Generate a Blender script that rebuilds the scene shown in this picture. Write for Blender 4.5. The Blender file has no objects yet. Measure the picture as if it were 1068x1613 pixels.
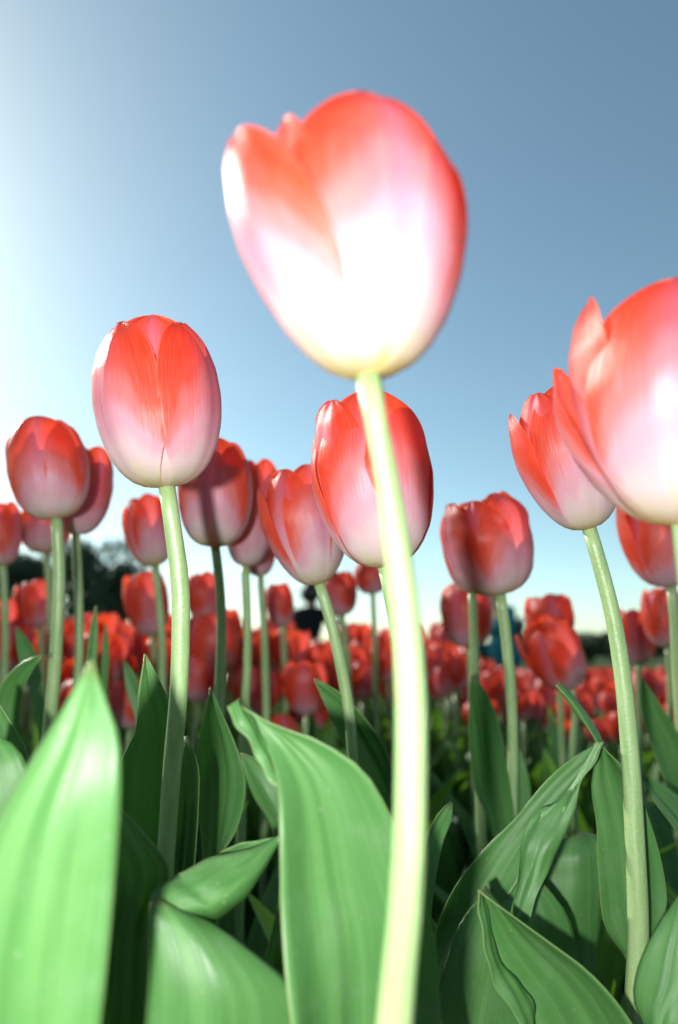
import bpy, math, random
import numpy as np
from mathutils import Vector, Matrix

S = bpy.context.scene
COL = S.collection
R = math.radians

# ------------------------------------------------------------------ camera, sky, sun, flash, exposure
CAM_Z, PITCH = 0.36, 11.8
cam_d = bpy.data.cameras.new('camera')
cam = bpy.data.objects.new('camera', cam_d)
COL.objects.link(cam)
cam.location = (0, 0, CAM_Z)
cam.rotation_euler = (R(90 + PITCH), 0, 0)
cam_d.sensor_fit = 'VERTICAL'
cam_d.sensor_height = 36
cam_d.sensor_width = 24
cam_d.lens = 24
cam_d.clip_start = 0.005
cam_d.clip_end = 3000
cam_d.dof.use_dof = True
cam_d.dof.focus_distance = 0.30
cam_d.dof.aperture_fstop = 5.0
cam_d.dof.aperture_blades = 9
S.camera = cam

SUN_AZ, SUN_EL = -52, 29            # degrees clockwise from the view direction, and above the horizon
W = bpy.data.worlds.new('World')
S.world = W
W.use_nodes = True
wn = W.node_tree
wn.nodes.clear()
sky = wn.nodes.new('ShaderNodeTexSky')
sky.sky_type = 'NISHITA'
sky.sun_disc = False
sky.sun_elevation = R(SUN_EL)
sky.sun_rotation = R(SUN_AZ)
sky.air_density = 0.8
sky.dust_density = 0.6
sky.ozone_density = 2.0
sky.altitude = 0
bgn = wn.nodes.new('ShaderNodeBackground')
bgn.inputs['Strength'].default_value = 0.135
won = wn.nodes.new('ShaderNodeOutputWorld')
wb = wn.nodes.new('ShaderNodeMix')          # white balance of the whole sky
wb.data_type = 'RGBA'; wb.blend_type = 'MULTIPLY'
wb.inputs['Factor'].default_value = 1
wb.inputs[7].default_value = (1.0, 1.075, 0.845, 1)
wn.links.new(sky.outputs[0], wb.inputs[6])
wn.links.new(wb.outputs[2], bgn.inputs[0])
wn.links.new(bgn.outputs[0], won.inputs[0])

sun_d = bpy.data.lights.new('sun', 'SUN')
sun_d.energy = 4.2
sun_d.angle = R(0.5)
sun_d.color = (1.0, 0.95, 0.86)
sun = bpy.data.objects.new('sun', sun_d)
COL.objects.link(sun)
sv = Vector((math.sin(R(SUN_AZ)) * math.cos(R(SUN_EL)), math.cos(R(SUN_AZ)) * math.cos(R(SUN_EL)), math.sin(R(SUN_EL))))
sun.rotation_euler = sv.to_track_quat('Z', 'Y').to_euler()

# the flash that fired when the picture was taken: a small lamp 4 cm left of the lens and 5 cm behind its front
fl_d = bpy.data.lights.new('camera_flash', 'POINT')
fl_d.energy = 10.0
fl_d.shadow_soft_size = 0.006
fl_d.color = (1.0, 0.98, 0.96)
fl = bpy.data.objects.new('camera_flash', fl_d)
COL.objects.link(fl)
fl.location = (-0.040, -0.05, CAM_Z - 0.008)

S.view_settings.view_transform = 'Standard'
S.view_settings.look = 'None'
S.view_settings.exposure = 0.6
S.view_settings.gamma = 1.0
S.view_settings.use_curve_mapping = False
S.render.engine = 'CYCLES'
S.cycles.use_denoising = True
S.cycles.max_bounces = 10
S.cycles.transmission_bounces = 8
S.cycles.sample_clamp_indirect = 6

# ------------------------------------------------------------------ materials
def mat(name):
    m = bpy.data.materials.new(name)
    m.use_nodes = True
    nt = m.node_tree
    nt.nodes.clear()
    out = nt.nodes.new('ShaderNodeOutputMaterial')
    return m, nt, out

class N:
    """small helper for writing node graphs"""
    def __init__(s, nt): s.nt = nt
    def new(s, t, **kw):
        n = s.nt.nodes.new(t)
        for k, v in kw.items(): setattr(n, k, v)
        return n
    def set(s, sock, v):
        if hasattr(v, 'is_output'): s.nt.links.new(v, sock)
        else: sock.default_value = v
    def math(s, op, a, b=0.0, c=None, clamp=False):
        n = s.new('ShaderNodeMath', operation=op, use_clamp=clamp)
        s.set(n.inputs[0], a); s.set(n.inputs[1], b)
        if c is not None: s.set(n.inputs[2], c)
        return n.outputs[0]
    def mix(s, f, a, b, mode='MIX'):
        n = s.new('ShaderNodeMix', data_type='RGBA', blend_type=mode)
        s.set(n.inputs['Factor'], f)
        s.set(n.inputs[6], a if hasattr(a, 'is_output') else (*a, 1)[:4])
        s.set(n.inputs[7], b if hasattr(b, 'is_output') else (*b, 1)[:4])
        return n.outputs[2]
    def ramp(s, f, stops, interp='EASE'):
        n = s.new('ShaderNodeValToRGB')
        r = n.color_ramp; r.interpolation = interp
        while len(r.elements) < len(stops): r.elements.new(0.5)
        for e, (p, c) in zip(r.elements, stops):
            e.position = p; e.color = (*c, 1) if len(c) == 3 else c
        s.set(n.inputs[0], f)
        return n.outputs[0]
    def noise(s, vec, scale, detail=2, rough=.5):
        n = s.new('ShaderNodeTexNoise')
        s.set(n.inputs['Vector'], vec)
        n.inputs['Scale'].default_value = scale; n.inputs['Detail'].default_value = detail
        n.inputs['Roughness'].default_value = rough
        return n.outputs[0]
    def smooth(s, x, a, b):
        n = s.new('ShaderNodeMapRange', interpolation_type='SMOOTHSTEP')
        s.set(n.inputs[0], x); n.inputs[1].default_value = a; n.inputs[2].default_value = b
        return n.outputs[0]
    def uv(s):
        n = s.new('ShaderNodeUVMap'); n.uv_map = 'uv'
        sp = s.new('ShaderNodeSeparateXYZ'); s.nt.links.new(n.outputs[0], sp.inputs[0])
        return n.outputs[0], sp.outputs[0], sp.outputs[1]
    def scaled(s, vec, sc, off=None):
        n = s.new('ShaderNodeMapping'); s.set(n.inputs[0], vec)
        n.inputs['Scale'].default_value = sc
        if off is not None: s.set(n.inputs['Location'], off)
        return n.outputs[0]
    def rand(s):
        return s.new('ShaderNodeObjectInfo').outputs['Random']

def thin_shader(k, nt, out, col, tcol, fac, rough, bump=None, bstr=.2, spec=.5, bdist=.001):
    """a thin plant surface: a glossy diffuse front mixed with light coming through"""
    p = k.new('ShaderNodeBsdfPrincipled')
    k.set(p.inputs['Base Color'], col)
    k.set(p.inputs['Roughness'], rough)
    p.inputs['Specular IOR Level'].default_value = spec
    t = k.new('ShaderNodeBsdfTranslucent')
    k.set(t.inputs['Color'], tcol)
    if bump is not None:
        b = k.new('ShaderNodeBump')
        b.inputs['Strength'].default_value = bstr
        b.inputs['Distance'].default_value = bdist
        k.set(b.inputs['Height'], bump)
        nt.links.new(b.outputs[0], p.inputs['Normal'])
    m = k.new('ShaderNodeMixShader')
    m.inputs[0].default_value = fac
    nt.links.new(p.outputs[0], m.inputs[1]); nt.links.new(t.outputs[0], m.inputs[2])
    nt.links.new(m.outputs[0], out.inputs[0])

def petal_material(name, shift=0.0, through=.38):
    m, nt, out = mat(name)
    k = N(nt)
    uv, u, v = k.uv()                                   # u: base to tip, v: across, 0..1
    rnd = k.rand()
    va = k.math('ABSOLUTE', k.math('MULTIPLY_ADD', v, 2.0, -1.0))
    off = k.new('ShaderNodeCombineXYZ'); k.set(off.inputs[0], k.math('MULTIPLY', rnd, 37.0))
    streak = k.noise(k.scaled(uv, (2.2, 46, 1), off.outputs[0]), 1.0, 3, .6)
    broad = k.noise(k.scaled(uv, (1.6, 5, 1), off.outputs[0]), 1.0, 2, .5)
    t = k.math('ADD', u, k.math('MULTIPLY', k.math('MULTIPLY', k.math('POWER', va, 2.5), .42), k.smooth(u, .06, .42)))
    t = k.math('ADD', t, k.math('MULTIPLY', k.math('SUBTRACT', streak, .5), .16))
    t = k.math('ADD', t, k.math('MULTIPLY', k.math('SUBTRACT', broad, .5), .26))
    t = k.math('ADD', t, k.math('MULTIPLY', k.math('SUBTRACT', rnd, .5), .12))
    t = k.math('ADD', t, shift + .01)
    base = k.ramp(t, [(0.0, (.72, .68, .24)), (.10, (.80, .77, .60)), (.24, (.82, .73, .75)), (.44, (.80, .48, .58)),
                      (.62, (.84, .24, .23)), (.77, (.87, .095, .048)), (.92, (.87, .064, .016))])
    # the lilac flame along the midrib
    fm = k.math('POWER', k.math('SUBTRACT', 1.0, va), 4.0)
    fm = k.math('MULTIPLY', fm, k.smooth(u, .25, .55))
    fm = k.math('MULTIPLY', fm, k.math('MULTIPLY_ADD', streak, .7, .20), clamp=True)
    col = k.mix(fm, base, (.72, .24, .46))
    fine = k.noise(k.scaled(uv, (5, 120, 1), off.outputs[0]), 1.0, 2, .6)
    col = k.mix(k.math('MULTIPLY', k.smooth(fine, .40, .70), .6), col, k.mix(.16, col, (.9, .7, .7)))
    col = k.mix(k.math('MULTIPLY', k.smooth(va, .965, 1.0), .30), col, (.92, .40, .30))
    refl = k.mix(1.0, col, (.50, .50, .50), 'MULTIPLY')
    tr = k.mix(.70, col, (1.0, .095, .012), 'MIX')
    tr = k.mix(k.smooth(u, .05, .30), (.70, .55, .18), tr)
    thin_shader(k, nt, out, refl, tr, through, k.math('MULTIPLY_ADD', streak, .2, .30), k.math('ADD', fine, k.math('MULTIPLY', streak, .7)), .28, .28, .0006)
    return m

def leaf_material(name, hue=0.0):
    m, nt, out = mat(name)
    k = N(nt)
    uv, u, v = k.uv()
    rnd = k.rand()
    tc = k.new('ShaderNodeTexCoord').outputs['Object']
    off = k.new('ShaderNodeCombineXYZ'); k.set(off.inputs[0], k.math('MULTIPLY', rnd, 51.0))
    va = k.math('ABSOLUTE', k.math('MULTIPLY_ADD', v, 2.0, -1.0))
    vein = k.noise(k.scaled(uv, (.7, 95, 1), off.outputs[0]), 1.0, 3, .6)
    fine = k.noise(k.scaled(uv, (2.0, 260, 1), off.outputs[0]), 1.0, 2, .5)
    broad = k.noise(k.scaled(uv, (3.0, 7, 1), off.outputs[0]), 1.0, 3, .55)
    bloom = k.noise(tc, 60, 4, .6)
    c = k.mix(k.smooth(vein, .05, .95), (.096, .280, .072), (.128, .342, .098))
    c = k.mix(k.smooth(broad, .35, .75), c, (.175, .420, .120))
    c = k.mix(k.math('MULTIPLY', k.smooth(bloom, .45, .8), .35), c, (.28, .46, .24))
    c = k.mix(k.math('MULTIPLY', k.smooth(fine, .45, .70), .45), c, (.080, .245, .065))
    dots = k.noise(tc, 420, 2, .5)
    c = k.mix(k.math('MULTIPLY', k.smooth(dots, .70, .76), .55), c, (.42, .46, .30))
    rim = k.smooth(va, .97, 1.0)
    c = k.mix(k.math('MULTIPLY', rim, .5), c, (.34, .42, .16))
    tip = k.smooth(u, .98, 1.0)
    c = k.mix(k.math('MULTIPLY', tip, .45), c, (.36, .30, .12))
    c = k.mix(1.0, c, (.49, .50, .49), 'MULTIPLY')
    tr = k.mix(k.smooth(vein, .3, .7), (.085, .230, .008), (.150, .32, .018))
    rough = k.math('MULTIPLY_ADD', broad, .25, .24)
    thin_shader(k, nt, out, c, tr, .30, rough, k.math('ADD', k.math('MULTIPLY', vein, .6), fine), .25, .30, .0005)
    return m

def stem_material():
    m, nt, out = mat('stem_green')
    k = N(nt)
    uv, u, v = k.uv()
    tc = k.new('ShaderNodeTexCoord').outputs['Object']
    n1 = k.noise(k.scaled(tc, (260, 260, 12)), 1.0, 3, .55)
    n2 = k.noise(tc, 24, 3, .5)
    n3 = k.noise(tc, 900, 2, .5)
    c = k.mix(k.smooth(n1, .3, .7), (.24, .42, .15), (.37, .53, .245))
    c = k.mix(k.math('MULTIPLY', k.smooth(n2, .4, .75), .6), c, (.37, .48, .19))
    c = k.mix(k.math('MULTIPLY', k.smooth(n3, .55, .7), .35), c, (.56, .60, .40))
    c = k.mix(k.smooth(u, .30, .0), c, (.20, .40, .08))
    c = k.mix(1.0, c, (.54, .54, .54), 'MULTIPLY')
    p = k.new('ShaderNodeBsdfPrincipled')
    k.set(p.inputs['Base Color'], c)
    p.inputs['Roughness'].default_value = .42
    p.inputs['Subsurface Weight'].default_value = .35
    p.inputs['Subsurface Radius'].default_value = (.6, 1.0, .25)
    p.inputs['Subsurface Scale'].default_value = .003
    b = k.new('ShaderNodeBump'); b.inputs['Strength'].default_value = .25; b.inputs['Distance'].default_value = .0006
    k.set(b.inputs['Height'], k.math('ADD', n1, n3)); nt.links.new(b.outputs[0], p.inputs['Normal'])
    nt.links.new(p.outputs[0], out.inputs[0])
    return m

def plain(name, a, b, scale=20, rough=.8, bump=.3, spec=.3, stretch=(1, 1, 1)):
    m, nt, out = mat(name)
    k = N(nt)
    tc = k.new('ShaderNodeTexCoord').outputs['Object']
    n1 = k.noise(k.scaled(tc, stretch), scale, 6, .6)
    p = k.new('ShaderNodeBsdfPrincipled')
    k.set(p.inputs['Base Color'], k.mix(k.smooth(n1, .3, .7), a, b))
    p.inputs['Roughness'].default_value = rough
    p.inputs['Specular IOR Level'].default_value = spec
    bp = k.new('ShaderNodeBump'); bp.inputs['Strength'].default_value = bump; bp.inputs['Distance'].default_value = .3 / scale
    k.set(bp.inputs['Height'], n1); nt.links.new(bp.outputs[0], p.inputs['Normal'])
    nt.links.new(p.outputs[0], out.inputs[0])
    return m

PETAL = petal_material('petal_red')
PETAL_FIELD = petal_material('petal_red_deep', .17, .36)
LEAF = leaf_material('tulip_leaf')
STEM = stem_material()
SOIL = plain('soil', (.022, .015, .010), (.060, .042, .028), 30, .95, .8, .15)
LAWN = plain('lawn', (.030, .060, .015), (.060, .090, .028), 3, .95, .5, .15)
BARK = plain('bark', (.05, .04, .03), (.11, .09, .07), 8, .9, .8, .2, (1, 1, .2))
SKIN = plain('skin', (.45, .27, .19), (.52, .32, .23), 14, .5, .05)
HAIR = plain('black_hair', (.010, .008, .007), (.022, .018, .015), 60, .45, .4, .5, (1, 1, .15))
CLOTH_BLACK = plain('black_cloth', (.008, .008, .010), (.016, .016, .019), 40, .9, .3, .1)
CLOTH_TEAL = plain('teal_cloth', (.012, .115, .150), (.020, .170, .205), 18, .8, .4, .2)
CLOTH_GREY = plain('grey_cloth', (.03, .03, .035), (.05, .05, .058), 40, .9, .3, .1)

def crown_material():
    m, nt, out = mat('tree_leaves')
    k = N(nt)
    tc = k.new('ShaderNodeTexCoord').outputs['Object']
    n1 = k.noise(tc, 2.2, 4, .6)
    c = k.mix(k.smooth(n1, .3, .7), (.045, .075, .042), (.090, .125, .070))
    thin_shader(k, nt, out, c, k.mix(.5, c, (.05, .09, .01)), .25, .6, None)
    return m
CROWN = crown_material()

# ------------------------------------------------------------------ mesh helpers
def link(o, parent=None, **props):
    COL.objects.link(o)
    if parent is not None: o.parent = parent
    for key, val in props.items():
        if val: o[key] = val
    return o

def mesh_obj(name, verts, faces, m, parent=None, uvs=None, smooth=True, **props):
    me = bpy.data.meshes.new(name)
    me.from_pydata([tuple(map(float, p)) for p in verts], [], faces)
    if uvs is not None:
        lay = me.uv_layers.new(name='uv')
        idx = np.empty(len(me.loops), dtype=np.int32)
        me.loops.foreach_get('vertex_index', idx)
        lay.data.foreach_set('uv', np.asarray(uvs, dtype=np.float32)[idx].ravel())
    if smooth: me.polygons.foreach_set('use_smooth', [True] * len(me.polygons))
    me.materials.append(m)
    me.update()
    return link(bpy.data.objects.new(name, me), parent, **props)

def root(name, label, cat, loc, group=None):
    o = bpy.data.objects.new(name, None)
    o.empty_display_size = .02
    o.location = loc
    return link(o, None, label=label, category=cat, group=group)

def dup(r, loc, rotz, scale, label, group):
    """a copy of a thing with copies of its parts; meshes are shared"""
    n = r.copy(); COL.objects.link(n)
    n.location = loc; n.rotation_euler = (0, 0, rotz); n.scale = (scale,) * 3
    n['label'] = label; n['group'] = group
    for ch in r.children:
        c = ch.copy(); COL.objects.link(c); c.parent = n
    return n

def spline(pts, n, knots=None):
    """smooth curve through pts (k x d), n samples evenly along it"""
    P = np.asarray(pts, float)
    K = P if knots is None else np.asarray(knots, float)
    t = np.concatenate([[0], np.cumsum(np.linalg.norm(np.diff(K, axis=0), axis=1) + 1e-6)])
    d = np.diff(P, axis=0) / np.diff(t)[:, None]
    m = np.empty_like(P)
    m[0], m[-1] = d[0], d[-1]
    if len(P) > 2:
        h = np.diff(t)[:, None]
        m[1:-1] = (d[:-1] * h[1:] + d[1:] * h[:-1]) / (h[1:] + h[:-1])
    T = np.linspace(0, t[-1], n)
    i = np.clip(np.searchsorted(t, T, side='right') - 1, 0, len(P) - 2)
    h = (t[i + 1] - t[i])[:, None]
    f = ((T - t[i]) / (t[i + 1] - t[i]))[:, None]
    return (P[i] * (2 * f ** 3 - 3 * f ** 2 + 1) + m[i] * h * (f ** 3 - 2 * f ** 2 + f)
            + P[i + 1] * (3 * f ** 2 - 2 * f ** 3) + m[i + 1] * h * (f ** 3 - f ** 2))

def grid_faces(nu, nv):
    return [(i * nv + j, i * nv + j + 1, (i + 1) * nv + j + 1, (i + 1) * nv + j) for i in range(nu - 1) for j in range(nv - 1)]

US = [0, .03, .08, .16, .28, .42, .56, .72, .86, .95, 1.0]
RS = [.10, .32, .53, .74, .91, .99, 1.0, .95, .82, .68, .55]
ZS = [0, .006, .035, .105, .225, .38, .535, .715, .87, .955, 1.0]
def prof(u):
    q = np.asarray(u)
    return np.interp(q, US, RS), np.interp(q, US, ZS)
_uu = np.linspace(0, 1, 401)
_r, _z = prof(_uu)
_ker = np.hanning(41); _ker /= _ker.sum()
_r = np.convolve(np.pad(_r, 20, mode='reflect', reflect_type='odd'), _ker, 'valid')
_z = np.convolve(np.pad(_z, 20, mode='reflect', reflect_type='odd'), _ker, 'valid')
def prof_s(u): return np.interp(u, _uu, _r), np.interp(u, _uu, _z)

def petal_points(H, Rm, p, taper=.08, nu=30, nv=23):
    """One petal in flower space: base at the origin, axis +z, azimuth 0 faces -y and grows towards +x.
    p: az, half width (deg), radius and height factors, opening, tip shift, roundness, edge wave, seed"""
    az, wd, rs, hs, op, tip, n, wave, seed = p
    rng = np.random.RandomState(int(seed * 1000) % 100000)
    u = 1 - (1 - np.linspace(0, 1, nu)) ** 1.35
    u[0] = 0; u[-1] = 1
    v = np.linspace(-1, 1, nv)
    U, V = np.meshgrid(u, v, indexing='ij')
    r, z = prof_s(U)
    Wd = R(wd) * (.72 + .28 * np.clip(U / .3, 0, 1)) * np.sqrt(np.clip(1 - U ** n, 0, 1))
    a = R(az) + V * Wd
    ph = rng.rand(6) * 6.28
    rr = Rm * rs * r * (1 - taper * np.clip(1 - U / .62, 0, 1) ** 1.2 * 1.6)
    rr = rr * (1 + .035 * np.abs(V) ** 3 * (U > 0))
    rr -= Rm * .022 * np.exp(-(V / .10) ** 2) * np.clip(U * 3, 0, 1) * np.clip((1.0 - U) * 4, 0, 1)
    rr += Rm * .014 * np.exp(-((np.abs(V) - .30) / .16) ** 2) * np.clip(U * 2, 0, 1)
    rr += Rm * wave * np.abs(V) ** 2.2 * np.sin(9 * U + 2.2 * np.sign(V) + ph[0]) * U
    rr += Rm * wave * .5 * np.abs(V) ** 3 * np.sin(23 * U + 1.3 * np.sign(V) + ph[1]) * U
    rr += Rm * .012 * np.sin(5.5 * V + 4 * U + ph[2]) * U * np.sqrt(np.clip(1 - U ** n, 0, 1))
    q = np.sqrt(np.clip(1 - U ** n, 0, 1))
    zz = H * hs * z + q * H * .012 * np.sin(13 * V + ph[3]) * U ** 6 + q * H * .016 * np.sin(6 * V + ph[4]) * U ** 4 + q * H * .006 * np.sin(31 * V + ph[5]) * U ** 8
    x = np.sin(a) * rr; y = -np.cos(a) * rr
    sh = op * H * U ** 1.9 + tip * Rm * np.clip((U - .72) / .28, 0, 1) ** 2
    x += math.sin(R(az)) * sh; y -= math.cos(R(az)) * sh
    zz -= abs(op) * H * .25 * U ** 2
    pts = np.stack([x, y, zz], -1).reshape(-1, 3)
    uv = np.stack([U, (V + 1) / 2], -1).reshape(-1, 2)
    return pts, grid_faces(nu, nv), uv

def tube(path, rad, sides=14):
    P = np.asarray(path, float); rad = np.asarray(rad, float)
    n = len(P)
    T = np.gradient(P, axis=0); T /= np.linalg.norm(T, axis=1)[:, None]
    x = np.array([1., 0, 0])
    V = []; UV = []
    for i in range(n):
        a = x - T[i] * x.dot(T[i]); a /= np.linalg.norm(a); b = np.cross(T[i], a)
        for j in range(sides):
            t = 2 * math.pi * j / sides
            V.append(P[i] + rad[i] * (math.cos(t) * a + math.sin(t) * b)); UV.append((i / (n - 1), j / sides))
    F = [(i * sides + j, i * sides + (j + 1) % sides, (i + 1) * sides + (j + 1) % sides, (i + 1) * sides + j) for i in range(n - 1) for j in range(sides)]
    F.append(tuple(range(sides))[::-1]); F.append(tuple((n - 1) * sides + j for j in range(sides)))
    return V, F, UV

def leaf_points(L, Rt, bulge, fold, wave, seed, nu=64, nv=17):
    """A leaf between its two edges (tip first): bulge curves it, fold creases it along the midrib, wave ruffles the edges"""
    rng = np.random.RandomState(seed)
    M0 = (np.asarray(L, float) + np.asarray(Rt, float)) / 2
    A, B = spline(L, nu, M0), spline(Rt, nu, M0)
    s = np.linspace(0, 1, nv)[None, :, None]
    G = A[:, None, :] * (1 - s) + B[:, None, :] * s
    mid = (A + B) / 2
    T = np.gradient(mid, axis=0); T /= np.linalg.norm(T, axis=1)[:, None] + 1e-9
    C = B - A
    wid = np.linalg.norm(C, axis=1)
    Nn = np.cross(C, T); ln = np.linalg.norm(Nn, axis=1)[:, None]
    Nn = np.where(ln > 1e-9, Nn / (ln + 1e-12), 0)
    k = np.hanning(7); k /= k.sum()
    Nn = np.stack([np.convolve(np.pad(Nn[:, c], 3, mode='edge'), k, 'valid') for c in range(3)], -1)
    s2 = s[0, :, 0]
    v = 2 * s2 - 1
    w = wid[:, None] / max(wid.max(), 1e-6)
    tt = np.linspace(0, 1, nu)[:, None]
    ph = rng.rand(5) * 6.28
    D = bulge * (1 - v ** 2)[None, :] * w + fold * (np.exp(-(v / .16) ** 2))[None, :] * w ** .5
    D = D + wave * np.sin(11 * tt + 1.6 * np.sign(v)[None, :] + ph[0]) * (np.abs(v) ** 2)[None, :] * w
    D = D + wave * .35 * np.sin(27 * tt + 2.4 * v[None, :] + ph[1]) * w * (.3 + np.abs(v)[None, :])
    D = D + wave * .3 * np.sin(7 * v[None, :] + 5 * tt + ph[2]) * w
    G = G + Nn[:, None, :] * D[:, :, None]
    uv = np.stack(np.broadcast_arrays(1 - tt, s2[None, :]), -1).reshape(-1, 2)
    return G.reshape(-1, 3), grid_faces(nu, nv), uv

def add_leaf(parent, org, sheets, seed, thick=.0006):
    """one leaf; a folded or curled one is several sheets joined in one mesh"""
    V, F, UV = [], [], []
    for q, (L, Rt, bulge, fold, wave) in enumerate(sheets):
        v, f, u = leaf_points(np.asarray(L) - org, np.asarray(Rt) - org, bulge, fold, wave, seed + q)
        o = len(V)
        V.extend(v); UV.extend(u); F.extend([tuple(i + o for i in p) for p in f])
    o = mesh_obj('leaf', V, F, LEAF, parent, UV)
    md = o.modifiers.new('thickness', 'SOLIDIFY'); md.thickness = thick; md.offset = 0
    return o

def add_head(parent, org, pos, axis, face, H, Rm, taper, petals, m, nu=30, nv=23):
    A = Vector(axis).normalized()
    f = Vector(face); f = (f - A * f.dot(A)).normalized()
    x = A.cross(f)
    M = Matrix((x, -f, A)).transposed()
    Mn = np.array(M)
    for p in petals:
        V, F, UV = petal_points(H, Rm, p, taper, nu, nv)
        V = V @ Mn.T + (np.asarray(pos) - org)
        mesh_obj('petal', V, F, m, parent, UV)

def add_stem(parent, org, path, rad, n=40, sides=16):
    P = spline(path, n) - org
    r = spline(np.asarray(rad)[:, None], n, path)[:, 0]
    mesh_obj('stem', *tube(P, r, sides)[:2], STEM, parent, tube(P, r, sides)[2])

# ------------------------------------------------------------------ ground
def build_ground():
    n = 90
    xs = np.sign(np.linspace(-1, 1, n)) * np.abs(np.linspace(-1, 1, n)) ** 4 * 900
    rng = np.random.RandomState(3)
    V = []
    for y in xs:
        for x in xs:
            d = math.hypot(x, y)
            z = (rng.rand() - .5) * .012 if d < 7 else 0
            V.append((x, y, z))
    mesh_obj('ground', V, grid_faces(n, n), SOIL, kind='structure')
    V = []; m = 24
    for yy in np.linspace(6.5, 700, m):
        for xx in np.linspace(-600, 600, m): V.append((xx, yy, .02))
    mesh_obj('lawn', V, grid_faces(m, m), LAWN, kind='structure')
build_ground()

# ------------------------------------------------------------------ trees and bushes beyond the field
def tree_mesh(h, w, trunk_h, nleaf, seed, leaf):
    rng = np.random.RandomState(seed)
    lobes = [(np.array([rng.uniform(-.32, .32) * w, rng.uniform(-.32, .32) * w, trunk_h + (h - trunk_h) * rng.uniform(.15, .82)]),
              rng.uniform(.16, .30) * w, rng.uniform(.12, .22) * (h - trunk_h)) for _ in range(16)]
    V, F = [], []
    for _ in range(nleaf):
        c, rx, rz = lobes[rng.randint(len(lobes))]
        d = rng.normal(size=3); d /= np.linalg.norm(d)
        p = c + d * rng.uniform(.45, 1.05) ** .6 * np.array([rx, rx, rz])
        a = rng.normal(size=3); a /= np.linalg.norm(a)
        b = np.cross(a, rng.normal(size=3)); b /= np.linalg.norm(b)
        s = leaf * rng.uniform(.6, 1.4); i = len(V)
        V += [p - a * s, p + b * s * .45, p + a * s, p - b * s * .45]
        F.append((i, i + 1, i + 2, i + 3))
    return V, F, lobes

def tree(name, label, cat, loc, h, w, trunk_h, nleaf, seed, leaf, group):
    r = root(name, label, cat, loc, group)
    V, F, lobes = tree_mesh(h, w, trunk_h, nleaf, seed, leaf)
    mesh_obj('crown', V, F, CROWN, r, smooth=False)
    TV, TF = [], []
    def limb(path, rad):
        v, f, _ = tube(spline(path, 8), np.linspace(rad[0], rad[1], 8), 8)
        o = len(TV); TV.extend(v); TF.extend([tuple(i + o for i in q) for q in f])
    top = np.array([0, 0, trunk_h + (h - trunk_h) * .5])
    limb([(0, 0, -.05), (w * .01, 0, trunk_h * .6), top], (w * .05, w * .02))
    for c, rx, rz in lobes[:7]:
        limb([(0, 0, trunk_h * .7), (np.array([0, 0, trunk_h]) + c) / 2 + [0, 0, .05], c], (w * .022, w * .006))
    mesh_obj('trunk', TV, TF, BARK, r)
    return r

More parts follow.
